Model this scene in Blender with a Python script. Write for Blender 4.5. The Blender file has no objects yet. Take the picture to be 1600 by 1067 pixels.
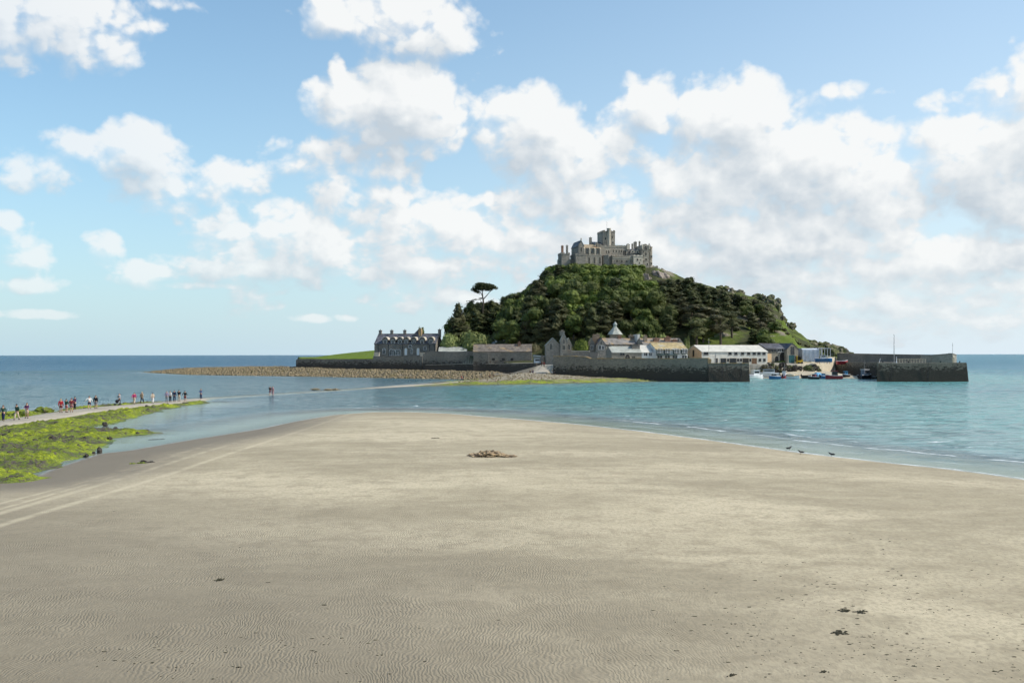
import bpy, math, random
import numpy as np
from mathutils import noise as mn, Vector, Matrix
SC = bpy.context.scene
COL = SC.collection
PI = math.pi
F = 1556.0      # focal length in pixels of the 1600 px photograph
HZ = 554.3      # horizon row
CH = 7.5        # eye height above the water
def at(px, py, Y):
    return ((px-800)/F*Y, Y, CH-(py-HZ)/F*Y)
def gy(py, z=0.0):
    return (CH-z)*F/(py-HZ)
def gp(px, py, z=0.0):
    Y = gy(py, z); return ((px-800)/F*Y, Y)
def X(px, Y): return (px-800)/F*Y
def Z(py, Y): return CH-(py-HZ)/F*Y
SUN_AZ = math.radians(95)    # clockwise from +Y (straight away from the camera) towards +X
SUN_EL = math.radians(42)
# ---------- node helpers ----------
class NT:
    def __init__(s, tree): s.t = tree; s.n = tree.nodes; s.l = tree.links
    def put(s, sock, v):
        if v is None: return
        if isinstance(v, bpy.types.NodeSocket): s.l.new(v, sock)
        elif isinstance(v, (tuple, list)):
            v = tuple(v)
            if sock.type == 'RGBA' and len(v) == 3: v = v+(1,)
            sock.default_value = v
        else: sock.default_value = v
    def math(s, op, a, b=None, c=None, clamp=False):
        n = s.n.new('ShaderNodeMath'); n.operation = op; n.use_clamp = clamp
        s.put(n.inputs[0], a); s.put(n.inputs[1], b); s.put(n.inputs[2], c); return n.outputs[0]
    def vm(s, op, a, b=None, c=None, scale=None):
        n = s.n.new('ShaderNodeVectorMath'); n.operation = op
        s.put(n.inputs[0], a); s.put(n.inputs[1], b)
        if c is not None: s.put(n.inputs[2], c)
        if scale is not None: s.put(n.inputs['Scale'], scale)
        return n.outputs['Value'] if op in ('DOT_PRODUCT', 'LENGTH', 'DISTANCE') else n.outputs[0]
    def noise(s, vec, scale=1, detail=4, rough=0.55, dist=0, out=0, dims='3D', lac=2.0):
        n = s.n.new('ShaderNodeTexNoise'); n.noise_dimensions = dims
        s.put(n.inputs['Vector'], vec); n.inputs['Scale'].default_value = scale; n.inputs['Detail'].default_value = detail
        n.inputs['Roughness'].default_value = rough; n.inputs['Distortion'].default_value = dist; n.inputs['Lacunarity'].default_value = lac
        return n.outputs[out]
    def vor(s, vec, scale=1, feature='F1', out='Distance', rand=1.0, dims='3D', detail=0):
        n = s.n.new('ShaderNodeTexVoronoi'); n.feature = feature; n.voronoi_dimensions = dims
        s.put(n.inputs['Vector'], vec); n.inputs['Scale'].default_value = scale; n.inputs['Randomness'].default_value = rand
        if 'Detail' in n.inputs: n.inputs['Detail'].default_value = detail
        return n.outputs[out]
    def mix(s, f, a, b, mode='MIX'):
        n = s.n.new('ShaderNodeMix'); n.data_type = 'RGBA'; n.blend_type = mode; n.clamp_factor = True
        s.put(n.inputs[0], f); s.put(n.inputs[6], a); s.put(n.inputs[7], b); return n.outputs[2]
    def mixf(s, f, a, b):
        n = s.n.new('ShaderNodeMix'); n.data_type = 'FLOAT'
        s.put(n.inputs[0], f); s.put(n.inputs[2], a); s.put(n.inputs[3], b); return n.outputs[0]
    def ramp(s, v, a, b, lo=0.0, hi=1.0, smooth=True):
        n = s.n.new('ShaderNodeMapRange'); n.interpolation_type = 'SMOOTHSTEP' if smooth else 'LINEAR'; n.clamp = True
        s.put(n.inputs[0], v)
        for i, k in ((1, a), (2, b), (3, lo), (4, hi)): s.put(n.inputs[i], k)
        return n.outputs[0]
    def sep(s, v):
        n = s.n.new('ShaderNodeSeparateXYZ'); s.put(n.inputs[0], v); return n.outputs
    def comb(s, x, y, z):
        n = s.n.new('ShaderNodeCombineXYZ'); s.put(n.inputs[0], x); s.put(n.inputs[1], y); s.put(n.inputs[2], z); return n.outputs[0]
    def attr(s, name, out='Fac'):
        n = s.n.new('ShaderNodeAttribute'); n.attribute_name = name; return n.outputs[out]
    def obj(s):
        n = s.n.new('ShaderNodeTexCoord'); return n.outputs['Object']
    def pos(s):
        n = s.n.new('ShaderNodeNewGeometry'); return n.outputs['Position']
    def rnd(s):
        n = s.n.new('ShaderNodeObjectInfo'); return n.outputs['Random']
    def bump(s, h, strength=0.5, dist=0.1, normal=None):
        n = s.n.new('ShaderNodeBump'); n.inputs['Strength'].default_value = strength; n.inputs['Distance'].default_value = dist
        s.put(n.inputs['Height'], h); s.put(n.inputs['Normal'], normal); return n.outputs[0]
# ---------- camera ----------
cam = bpy.data.cameras.new('camera'); co = bpy.data.objects.new('camera', cam); COL.objects.link(co)
co.location = (0, 0, CH); co.rotation_euler = (PI/2, math.radians(0.07), 0)
cam.sensor_width = 36; cam.lens = 36*F/1600; cam.shift_y = (HZ-533.5)/1600
cam.clip_start = 0.5; cam.clip_end = 200000
SC.camera = co
SC.view_settings.view_transform = 'Standard'; SC.view_settings.look = 'None'
SC.view_settings.exposure = 0.12; SC.view_settings.gamma = 1.0; SC.view_settings.use_curve_mapping = False
SC.cycles.use_denoising = True
SC.cycles.use_adaptive_sampling = True; SC.cycles.adaptive_threshold = 0.03; SC.cycles.adaptive_min_samples = 8; SC.cycles.max_bounces = 5; SC.cycles.diffuse_bounces = 3; SC.cycles.glossy_bounces = 2
SC.cycles.transparent_max_bounces = 8; SC.cycles.transmission_bounces = 2; SC.cycles.sample_clamp_indirect = 4
# ---------- sun ----------
sd = bpy.data.lights.new('sun', 'SUN'); so = bpy.data.objects.new('sun', sd); COL.objects.link(so)
sd.energy = 4.4; sd.angle = math.radians(0.55); sd.color = (1.0, 0.93, 0.82)
sdir = Vector((math.sin(SUN_AZ)*math.cos(SUN_EL), math.cos(SUN_AZ)*math.cos(SUN_EL), math.sin(SUN_EL)))
so.rotation_euler = sdir.to_track_quat('Z', 'Y').to_euler(); so.location = (60, 20, 60)
# ---------- world: physical sky and cumulus clouds, all by direction ----------
W = bpy.data.worlds.new('World'); SC.world = W; W.use_nodes = True
W.cycles.sampling_method = 'MANUAL'; W.cycles.sample_map_resolution = 512
w = NT(W.node_tree); w.n.clear()
sky = w.n.new('ShaderNodeTexSky'); sky.sky_type = 'NISHITA'; sky.sun_disc = False
sky.sun_elevation = SUN_EL; sky.sun_rotation = SUN_AZ; sky.altitude = 0; sky.air_density = 1.0; sky.dust_density = 0.6; sky.ozone_density = 1.6
dirv = w.n.new('ShaderNodeTexCoord').outputs['Generated']
sx, sy, sz = w.sep(dirv)
az = w.math('ARCTAN2', sx, sy); el = w.math('ARCSINE', sz)
P0 = w.comb(w.math('MULTIPLY', az, 15.56), w.math('MULTIPLY', el, 15.56), 0)
def uv(px, py):
    a = math.atan((px-800)/F); r = math.hypot(F, px-800)
    return a*15.56, math.atan((HZ-py)/r)*15.56
BLOBS = [ # centre px, py, radii px, strength: cumulus heaps, placed by bearing and height above the horizon
 (30,25,150,62,1.1),(140,75,62,30,.9),(5,60,110,42,.9),(190,85,25,16,.45),(245,5,55,8,.25),
 (560,25,88,32,1),(650,38,100,52,1.1),(725,50,48,38,.5),
 (635,165,88,66,1.7),(570,172,76,50,1.4),(527,118,13,30,1),(500,160,30,32,.6),(665,205,52,44,1.2),(605,215,60,42,1.1),
 (520,240,72,34,.7),(605,285,50,48,.95),(545,290,62,44,.75),(455,245,38,22,.45),
 (222,228,56,36,1.1),(160,235,82,30,.9),(50,262,62,28,.65),(270,290,82,38,.6),(350,282,60,30,.6),(355,322,60,16,.45),
 (450,352,62,36,1.1),(345,370,60,42,.8),(490,385,110,46,1),(400,415,130,32,.9),(560,410,100,32,.8),(615,350,75,55,.95),(720,355,85,50,.9),(765,312,9,16,.8),(700,415,110,34,.8),
 (225,428,46,20,.9),(165,388,26,24,.5),(310,446,75,6,.7),
 (42,395,28,36,.5),(72,445,55,14,.6),(8,345,20,20,.9),(50,490,52,7,.8),(635,450,45,28,.45),(705,462,50,14,.55),(495,497,50,6,.4),(385,470,38,20,.3),
 (835,205,84,62,1.4),(762,172,30,22,.7),(885,255,88,66,1.25),(905,320,110,46,1.1),(830,300,60,50,.8),
 (1018,170,48,46,1.2),(1010,232,24,20,.6),(965,215,40,40,.8),
 (1155,195,92,68,1.5),(1092,180,44,50,1.2),(1255,262,140,78,1.5),(1330,285,85,68,1.3),(1140,290,120,80,1.4),(1052,292,38,34,1.1),
 (780,375,110,50,1.0),(960,385,180,62,1.1),(1170,375,200,72,1.3),(1320,360,120,62,1.1),
 (1535,250,84,66,1.4),(1600,310,70,60,1.3),(1468,238,44,44,1),(1596,130,14,28,1),(1560,165,30,18,.35),(1330,145,38,10,.3),(1475,165,26,16,.35),
 (1640,220,90,120,1.2),(1425,330,50,60,.6),(1520,395,130,40,.9),(1250,428,230,42,1.0),(1040,430,170,42,.95),(1445,458,200,34,.8),(1200,482,280,30,.6),(1480,505,260,22,.55),(900,470,190,30,.5),(700,470,120,14,.35)]
g = bpy.data.node_groups.new('cloud_density', 'ShaderNodeTree')
g.interface.new_socket('P', in_out='INPUT', socket_type='NodeSocketVector')
g.interface.new_socket('Heap', in_out='OUTPUT', socket_type='NodeSocketFloat')
g.interface.new_socket('Density', in_out='OUTPUT', socket_type='NodeSocketFloat')
G = NT(g); gi = G.n.new('NodeGroupInput'); go = G.n.new('NodeGroupOutput'); P = gi.outputs[0]
acc = None
for (px, py, rx, ry, s) in BLOBS:
    u, v = uv(px, py); ru, rv = rx/100*1.2, ry/100*1.2
    q = G.vm('MULTIPLY_ADD', P, (1/ru, 1/rv, 0), (-u/ru, -v/rv, 0))
    d = G.vm('DOT_PRODUCT', q, q)
    b = G.math('MULTIPLY_ADD', d, -s*0.8, s*0.8)
    if acc is None: acc = b
    else: acc = G.math('SMOOTH_MAX', acc, b, 0.35)
# clouds elsewhere round the sky, outside the placed field
pz = G.sep(P)
side = G.ramp(G.math('ABSOLUTE', pz[0]), 9.0, 11.5)
gen = G.math('MULTIPLY_ADD', G.noise(P, 0.22, 3, 0.5), 5.0, -2.7)
acc2 = G.math('MAXIMUM', acc, G.math('MULTIPLY_ADD', G.math('SUBTRACT', 1.0, side), -6.0, gen))
acc2 = G.math('MAXIMUM', acc2, -1.5)
# detail shrinks towards the horizon as the clouds stand farther off
ev = G.math('EXPONENT', G.math('MULTIPLY', G.math('MAXIMUM', pz[1], -0.5), -0.8))
Pd = G.comb(pz[0], G.math('SUBTRACT', G.math('MULTIPLY', pz[1], 1.12), G.math('MULTIPLY', ev, 1.0)), 0)
wv = G.noise(Pd, 1.1, 3, 0.5, out=1)
Pw = G.vm('ADD', Pd, G.vm('SCALE', G.vm('SUBTRACT', wv, (.5, .5, .5)), scale=0.32))
n1 = G.noise(Pw, 1.5, 6, 0.52)
v1 = G.vor(Pw, 2.4, detail=2.5)
n2 = G.noise(Pw, 0.55, 2, 0.5)
det = G.math('MULTIPLY_ADD', n1, 1.7, -0.85)
det = G.math('ADD', det, G.math('MULTIPLY_ADD', v1, -0.58, 0.25))
det = G.math('ADD', det, G.math('MULTIPLY_ADD', n2, 0.5, -0.25))
det = G.math('ADD', det, G.math('MULTIPLY_ADD', G.math('MULTIPLY', G.ramp(pz[1], 3.2, 1.2), G.ramp(pz[0], -3, 3)), .08, 0.30))
G.put(go.inputs[0], acc2); G.put(go.inputs[1], G.math('ADD', acc2, det))
def dens(vec):
    n = w.n.new('ShaderNodeGroup'); n.node_tree = g; w.put(n.inputs[0], vec); return n.outputs
L = (0.62, 0.78, 0)
D0 = dens(P0)
D1 = dens(w.vm('ADD', P0, tuple(0.22*k for k in L)))
D2 = dens(w.vm('ADD', P0, tuple(0.6*k for k in (0.3, 0.95, 0))))
relief = w.math('SUBTRACT', D0[1], D1[1])
alpha = w.ramp(D0[1], -0.03, w.ramp(relief, -0.4, 0.3, 1.1, 0.5))
alpha = w.math('POWER', alpha, 0.8)
broad = w.math('SUBTRACT', w.math('MINIMUM', D0[0], 1.3), w.math('MINIMUM', D2[0], 1.3))
lit = w.math('MULTIPLY_ADD', relief, 0.78, 0.52)
lit = w.math('ADD', lit, w.math('MULTIPLY', broad, 0.6))
edge = w.ramp(D0[1], 0.1, 1.6, 0.22, -0.16)     # thin edges let light through, thick cores are greyer
lit = w.math('ADD', lit, edge, clamp=True)
litc = w.ramp(lit, 0.1, 1.0, 0, 1, smooth=False)
ccol = w.mix(litc, (0.52, 0.585, 0.645, 1), (0.87, 0.88, 0.875, 1))
mul = w.n.new('ShaderNodeVectorMath'); mul.operation = 'MULTIPLY'
w.put(mul.inputs[0], sky.outputs[0]); mul.inputs[1].default_value = (0.126, 0.160, 0.164)
skyc = mul.outputs[0]
elu = w.sep(P0)[1]
azu = w.sep(P0)[0]
hz = w.math('EXPONENT', w.math('MULTIPLY', w.math('MAXIMUM', elu, 0.0), w.ramp(azu, -8, 7, -0.36, -0.20, smooth=False)))
hzs = w.math('MULTIPLY', hz, w.ramp(azu, -8, 6, 0.95, 1.0))
skyh = w.mix(hzs, skyc, w.mix(w.ramp(azu, -8, 7), (0.49, 0.65, 0.745, 1), (0.68, 0.78, 0.85, 1)))
al2 = w.math('MULTIPLY', w.math('MULTIPLY', alpha, w.ramp(elu, 0.1, 1.6, 0.62, 0.96)), w.ramp(w.math('ADD', azu, elu), -5.5, 0.5, 0.74, 1.0))
fin = w.mix(al2, skyh, ccol)
bg = w.n.new('ShaderNodeBackground'); w.put(bg.inputs[0], fin); bg.inputs[1].default_value = 1.0
wo = w.n.new('ShaderNodeOutputWorld'); w.l.new(bg.outputs[0], wo.inputs[0])
# ---------- generic mesh tools ----------
def tag(o, label=None, cat=None, group=None, kind=None):
    if label: o['label'] = label
    if cat: o['category'] = cat
    if group: o['group'] = group
    if kind: o['kind'] = kind
    return o
def mesh_obj(name, verts, faces, mats, loc=(0, 0, 0), parent=None, midx=None, smooth=False):
    me = bpy.data.meshes.new(name)
    V = np.asarray(verts, dtype=np.float64).reshape(-1, 3) - np.asarray(loc)
    if isinstance(faces, np.ndarray):
        me.vertices.add(len(V)); me.vertices.foreach_set('co', V.astype(np.float32).ravel())
        n = faces.shape[1]; me.loops.add(faces.size); me.loops.foreach_set('vertex_index', faces.astype(np.int32).ravel())
        me.polygons.add(len(faces)); me.polygons.foreach_set('loop_start', np.arange(0, faces.size, n, dtype=np.int32))
    else:
        me.from_pydata(V.tolist(), [], faces)
    me.update(calc_edges=True); me.validate()
    if not isinstance(mats, (list, tuple)): mats = [mats]
    for m in mats: me.materials.append(m)
    if midx is not None: me.polygons.foreach_set('material_index', np.asarray(midx, dtype=np.int32))
    if smooth: me.polygons.foreach_set('use_smooth', np.ones(len(me.polygons), dtype=bool))
    o = bpy.data.objects.new(name, me); COL.objects.link(o)
    if parent is None: o.location = loc
    else: o.parent = parent
    return o
def setattrs(o, **kw):
    for k, v in kw.items():
        a = o.data.attributes.new(k, 'FLOAT', 'POINT'); a.data.foreach_set('value', np.asarray(v, dtype=np.float32).ravel())
def grid(xs, ys):
    XX, YY = np.meshgrid(xs, ys); nx, ny = len(xs), len(ys)
    i = np.arange(nx*ny).reshape(ny, nx)
    Fc = np.stack([i[:-1, :-1], i[:-1, 1:], i[1:, 1:], i[1:, :-1]], -1).reshape(-1, 4)
    return XX.ravel(), YY.ravel(), Fc
def trim(Xv, Yv, Zv, Fc, keep, *attrs):
    fk = Fc[keep[Fc].all(1)]; used = np.zeros(len(Xv), bool); used[fk.ravel()] = True
    ren = np.cumsum(used)-1
    return (np.stack([Xv, Yv, Zv], 1)[used], ren[fk]) + tuple(a[used] for a in attrs)
def sdf(poly, x, y):
    P = np.asarray(poly, float); d = np.full(x.shape, 1e18); ins = np.zeros(x.shape, bool)
    for (ax, ay), (bx, by) in zip(P, np.roll(P, -1, 0)):
        ex, ey = bx-ax, by-ay; wx, wy = x-ax, y-ay
        t = np.clip((wx*ex+wy*ey)/(ex*ex+ey*ey+1e-12), 0, 1)
        d = np.minimum(d, (wx-ex*t)**2+(wy-ey*t)**2)
        c = ((ay > y) != (by > y)) & (x < (bx-ax)*(y-ay)/((by-ay) if by != ay else 1e-12)+ax)
        ins ^= c
    d = np.sqrt(d); return np.where(ins, d, -d)
def pdist(line, x, y):
    d = np.full(x.shape, 1e18); tt = np.zeros(x.shape)
    L = np.asarray(line, float)
    for k in range(len(L)-1):
        ax, ay = L[k, :2]; bx, by = L[k+1, :2]; ex, ey = bx-ax, by-ay
        t = np.clip(((x-ax)*ex+(y-ay)*ey)/(ex*ex+ey*ey), 0, 1)
        dd = (x-ax-ex*t)**2+(y-ay-ey*t)**2; m = dd < d
        d = np.where(m, dd, d); tt = np.where(m, k+t, tt)
    return np.sqrt(d), tt
def _h(ix, iy, s):
    h = (ix.astype(np.int64)*374761393 + iy.astype(np.int64)*668265263 + s*1442695041) & 0xffffffff
    h = ((h ^ (h >> 13))*1274126177) & 0xffffffff
    return ((h ^ (h >> 16)) & 0xffff)/65535.0
def vnoise(x, y, s=0):
    ix, iy = np.floor(x), np.floor(y); fx, fy = x-ix, y-iy
    fx = fx*fx*(3-2*fx); fy = fy*fy*(3-2*fy); ix = ix.astype(np.int64); iy = iy.astype(np.int64)
    return (_h(ix, iy, s)*(1-fx)+_h(ix+1, iy, s)*fx)*(1-fy)+(_h(ix, iy+1, s)*(1-fx)+_h(ix+1, iy+1, s)*fx)*fy
def fbm(x, y, o=4, s=0, r=0.5):
    t, a, f, n = 0, 1, 1, 0
    for k in range(o): t = t+a*vnoise(x*f, y*f, s+k*17); n += a; a *= r; f *= 2.03
    return t/n
def sstep(a, b, x):
    t = np.clip((x-a)/(b-a), 0, 1); return t*t*(3-2*t)
def bsdf(name):
    m = bpy.data.materials.new(name); m.use_nodes = True
    n = NT(m.node_tree); b = m.node_tree.nodes['Principled BSDF']
    return m, n, b
# ---------- plan of the place, metres ----------
SHORE = [gp(*p) for p in [(0,752),(57,743),(78,733),(115,721),(155,708),(201,703),(247,695),(287,688),(345,679),(402,670),(460,658),(520,648),(580,643.5),(640,643.5),(700,646),(800,654),(900,663),(1000,674),(1100,687),(1178,698),(1250,708),(1319,716),(1397,725),(1475,733),(1537,741),(1600,750)]]
SAND = [(-60,46),(-45,52)] + SHORE + [(34,52),(40,42),(50,28),(66,6),(85,-40),(-200,-40),(-200,30)]
BED = [gp(px, py, .1) for px, py in [(324,627),(300,630),(255,637),(234,644),(197,653),(150,662),(112,665.5),(155,671.5),(256,674),(195,678),(161,689),(138,709),(100,718),(78,727),(60,733),(40,738),(60,745),(35,749),(0,750)]] + [(-60,44),(-120,40),(-120,95),(-66,95),(-66,128)] + [gp(px, py, .1) for px, py in [(0,648),(40,645),(66,643),(72,645.5),(101,639),(180,632),(262,626)]]
PATH = [(-52,60,.3),(-55.5,95,.35)] + [(*gp(px, py, z), z) for px, py, z in [(33,655,.4),(75,649,.4),(120,641.5,.4),(180,634.5,.38),(225,631,.35),(270,627.5,.22),(315,622.5,-.04),(424,616.5,-.10),(560,607.5,-.06),(640,601.5,.12),(690,599,.2)]] + [(X(740,276),276,.3),(X(785,284),284,.6),(X(828,291),291,1.4),(X(852,300),300,3.0),(X(856,312),312,4.3),(X(856,330),330,4.4)]
SPIT = [gp(*p) for p in [(228,581),(300,585),(430,587),(520,588.5),(640,591),(700,592),(745,593)]] + [(X(790,290),290),(X(850,300),300),(X(850,330),330),(X(600,380),380),(X(463,440),440),(X(463,470),470),(-105,462),(-125,452),(-150,462)]
ISLB = [gp(*p) for p in [(640,603),(700,602),(738,601),(822,600),(860,599),(905,598),(970,596.5),(1043,595.6),(1068,594)]] + [(X(1068,279),279),(X(1000,286),286),(X(865,295),295),(X(840,300),300),(X(780,296),296),(X(715,283),283)]
PLAT = [(X(a, b), b) for a, b in [(463,386),(583,374),(600,368),(700,352),(849,324),(851,306),(865,295.5),(1000,286.5),(1107,280),(1168,279.5),(1168,284),(1169,329),(1187,328),(1275,331),(1296,342),(1309,350),(1340,400),(1320,470),(1100,520),(800,520),(650,500),(583,462),(463,458)]]
HARB = [(X(a, b), b) for a, b in [(1172,316),(1260,316),(1330,314),(1366,303),(1374,303),(1315,347),(1318,356),(1275,340),(1187,334)]]
RIDGE = [(640,553),(690,550),(715,525),(760,505),(800,482),(830,457),(850,437),(870,423),(1020,420),(1040,428),(1080,444),(1110,450),(1150,460),(1190,471),(1204,478),(1211,503),(1234,514),(1250,532),(1290,544),(1320,555)]
RX = np.array([X(a, 430) for a, b in RIDGE]); RZ = np.array([Z(b, 430) for a, b in RIDGE])
def hill(x, y):
    xs = x*430/np.clip(y, 330, 430)*0.5 + x*0.5      # the crest line fans out towards the village
    r = np.interp(xs, RX, RZ)
    t = np.clip((y-334)/(424-334), 0, 1); tb = 1-sstep(448, 515, y)
    rough = (fbm(x/9, y/9, 4, 3)-.5)*4*np.clip(t*2, 0, 1)
    h = 4.4+(r-4.4)*np.where(t < 1, t**0.85, tb)
    return np.where((t > 0) & (r > 5), h+rough*np.where((x > X(865,430)) & (x < X(1030,430)) & (y > 418), 0.1, 1), 4.4)
def lawn(x, y):
    k = np.clip((x-X(462,385))/(X(590,385)-X(462,385)), 0, 1)**.75
    return 6.0+k*0.4+np.clip((y-384)/48, 0, 1)*(0.6+3.2*k)
def height(x, y):
    s = sdf(SAND, x, y)
    z = np.where(s > 0, 0.62*(1-np.exp(-s/16))+0.0015*s, np.maximum(0.028*s, -0.25)+np.minimum(s+9, 0)*0.05)
    b = sdf(BED, x, y); n = fbm(x*.35, y*.35, 4, 5)
    zb = np.where(b > 0, np.minimum(b*0.12, 0.16)+(n-.42)*.35, 0.05*b-0.03)
    z = np.maximum(z, zb)
    sp = sdf(SPIT, x, y); zs = np.where(sp > 0, np.minimum(sp*0.11, 1.2+np.clip((x+160)/90, 0, 1)*1.9)+(fbm(x*.3, y*.3, 3, 8)-.5)*.5, sp*0.07-.05)
    z = np.maximum(z, zs)
    ib = sdf(ISLB, x, y); z = np.maximum(z, np.where(ib > 0, np.minimum(ib*0.14, 2.4)*np.clip(.25+(x-X(700,290))/28, .25, 1)+(fbm(x*.4, y*.4, 3, 9)-.5)*.25, ib*0.07))
    d, t = pdist(PATH, x, y); zp = np.interp(t, np.arange(len(PATH)), [p[2] for p in PATH])
    z = np.maximum(z, zp-0.08-np.maximum(d-2.2, 0)*0.28)
    hb = sdf(HARB, x, y); z = np.maximum(z, np.where(hb > 0, np.minimum(hb*0.19, 4.2), hb*0.1))
    p = sdf(PLAT, x, y)
    zi = hill(x, y); left = (x < X(660, 380)) & (y > 360)
    zi = np.where(left, np.maximum(np.where(y > 384, lawn(x, y), 6.0), np.where(x > X(640,430), zi, 0)), zi)
    z = np.where(p > 0, np.maximum(z, 0)+(zi-np.maximum(z, 0))*np.clip(p/0.7, 0, 1), np.maximum(z, p*0.12-1.0))
    return np.maximum(z, -7)
# ---------- materials for the ground ----------
m_sand, n, b = bsdf('wet_and_dry_sand')
P = n.pos(); x, y, z = n.sep(P)
Pst = n.vm('MULTIPLY', n.vm('ADD', P, n.vm('SCALE', n.noise(P, .08, 2, .5, out=1), scale=9.0)), (0.5, 1.0, 1.0))
big = n.noise(Pst, 0.11, 5, 0.6); mid = n.noise(P, 0.9, 5, 0.62, 0.3); fine = n.noise(n.vm('MULTIPLY', P, (1, .6, 1)), 7, 5, 0.75)
dry = n.mix(n.ramp(big, .36, .66), (0.35, 0.295, 0.197, 1), (0.545, 0.465, 0.322, 1))
dry = n.mix(n.math('MULTIPLY', n.ramp(mid, .42, .68), .55), dry, (0.275, 0.228, 0.148, 1))
stk = n.noise(n.vm('MULTIPLY', n.vm('ADD', P, n.vm('SCALE', n.noise(P, .12, 2, .5, out=1), scale=7.0)), (0.22, 1.1, 1)), 0.6, 5, 0.66)
dry = n.mix(n.math('MULTIPLY', n.ramp(stk, .42, .7), .3), dry, (0.56, 0.485, 0.33, 1))
dry = n.mix(n.ramp(fine, .42, .62, .0, .42), dry, (0.21, 0.18, 0.125, 1))
# darker rippled sand nearest the eye on the left
fp = n.ramp(n.noise(n.vm('MULTIPLY', P, (1, 1.4, 1)), 3.2, 4, .7, .5), .60, .70, 0, .4)
dry = n.mix(n.math('MULTIPLY', fp, n.ramp(x, -4, 10)), dry, (0.17, 0.15, 0.11, 1))
dk = n.math('MULTIPLY', n.ramp(n.math('ADD', y, n.math('MULTIPLY', x, .6)), 50, 20), n.ramp(n.math('ADD', x, n.math('MULTIPLY', big, 14)), 24, 2))
dry = n.mix(n.math('MULTIPLY', dk, .66), dry, (0.175, 0.148, 0.108, 1))
# tyre tracks: pale compacted bands running along the beach
track = None
for c0, amp, wd in ((-20.9, .5, .22), (-22.6, .5, .22), (-24.3, .9, .14), (-25.6, .9, .12)):
    xc = n.math('ADD', c0, n.math('MULTIPLY', n.math('SINE', n.math('MULTIPLY_ADD', y, .035, c0)), amp))
    t_ = n.ramp(n.math('ABSOLUTE', n.math('SUBTRACT', x, xc)), wd*2.0, wd*.2)
    track = t_ if track is None else n.math('MAXIMUM', track, t_)
track = n.math('MULTIPLY', track, n.ramp(mid, .3, .6, .2, .95))
dry = n.mix(n.math('MULTIPLY', track, .45), dry, (0.66, 0.57, 0.40, 1))
wetz = n.ramp(n.math('ADD', z, n.math('MULTIPLY', n.math('SUBTRACT', mid, .5), .16)), 0.33, 0.13)
lft = n.ramp(n.math('MULTIPLY_ADD', y, .10, x), -4, -15, 0.1, 1.0)
wet = n.math('MULTIPLY', wetz, lft)
col = n.mix(n.math('MULTIPLY', wet, .92), dry, (0.165, 0.14, 0.105, 1))
col = n.mix(n.ramp(z, 0.02, -0.15), col, (0.40, 0.39, 0.33, 1))
n.put(b.inputs['Base Color'], col)
n.put(b.inputs['Roughness'], n.ramp(n.math('ADD', z, n.math('MULTIPLY', mid, .02)), 0.035, 0.01, 0.9, 0.28)); b.inputs['Specular IOR Level'].default_value = 0.3
# wind and tide ripples in the sand
wd = n.noise(P, 0.22, 3, 0.55, out=1)
rp = n.vm('ADD', P, n.vm('SCALE', n.vm('SUBTRACT', wd, (.5, .5, .5)), scale=2.2))
wv = n.n.new('ShaderNodeTexWave'); wv.wave_type = 'BANDS'; wv.bands_direction = 'X'; n.put(wv.inputs[0], n.vm('MULTIPLY', rp, (1.0, -.75, 0))); wv.inputs['Scale'].default_value = 3.3; wv.inputs['Distortion'].default_value = 7; wv.inputs['Detail'].default_value = 3; wv.inputs['Detail Scale'].default_value = 1.6
ripamt = n.math('MULTIPLY', n.math('MULTIPLY', n.ramp(x, 9, -3, .12, 1), n.ramp(n.noise(P, .5, 3, .6), .35, .6, .25, 1)), n.ramp(y, 60, 24, .05, 1))
hgt = n.math('MULTIPLY', wv.outputs[1], n.math('MULTIPLY', ripamt, .5))
hgt = n.math('ADD', hgt, n.math('MULTIPLY', fine, .25)); hgt = n.math('ADD', hgt, n.math('MULTIPLY', n.noise(P, 2.4, 5, .65), .8))
n.put(b.inputs['Normal'], n.bump(hgt, 0.6, 0.04))

m_isl, n, b = bsdf('island_ground')
P = n.pos(); x, y, z = n.sep(P)
gr = n.mix(n.noise(P, .25, 5, .65), (0.075, 0.12, 0.012, 1), (0.16, 0.215, 0.03, 1))
soil = n.mix(n.noise(P, .35, 5, .65), (0.075, 0.07, 0.035, 1), (0.04, 0.055, 0.02, 1))
rock = n.mix(n.noise(P, .8, 5, .7), (0.10, 0.09, 0.07, 1), (0.30, 0.26, 0.20, 1))
sand = n.mix(n.noise(P, .5, 5, .6), (0.40, 0.35, 0.26, 1), (0.52, 0.46, 0.35, 1))
paved = n.mix(n.noise(P, .6, 4, .6), (0.26, 0.24, 0.20, 1), (0.36, 0.34, 0.29, 1))
c = n.mix(n.attr('grass'), soil, gr); c = n.mix(n.attr('rock'), c, rock); c = n.mix(n.attr('sand'), c, sand); c = n.mix(n.attr('paved'), c, paved)
c = n.mix(n.ramp(z, 0.1, -.3), c, (0.10, 0.11, 0.09, 1))
n.put(b.inputs['Base Color'], c); b.inputs['Roughness'].default_value = .95; b.inputs['Specular IOR Level'].default_value = .15
n.put(b.inputs['Normal'], n.bump(n.noise(P, 1.2, 6, .7), .7, .5))

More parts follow.
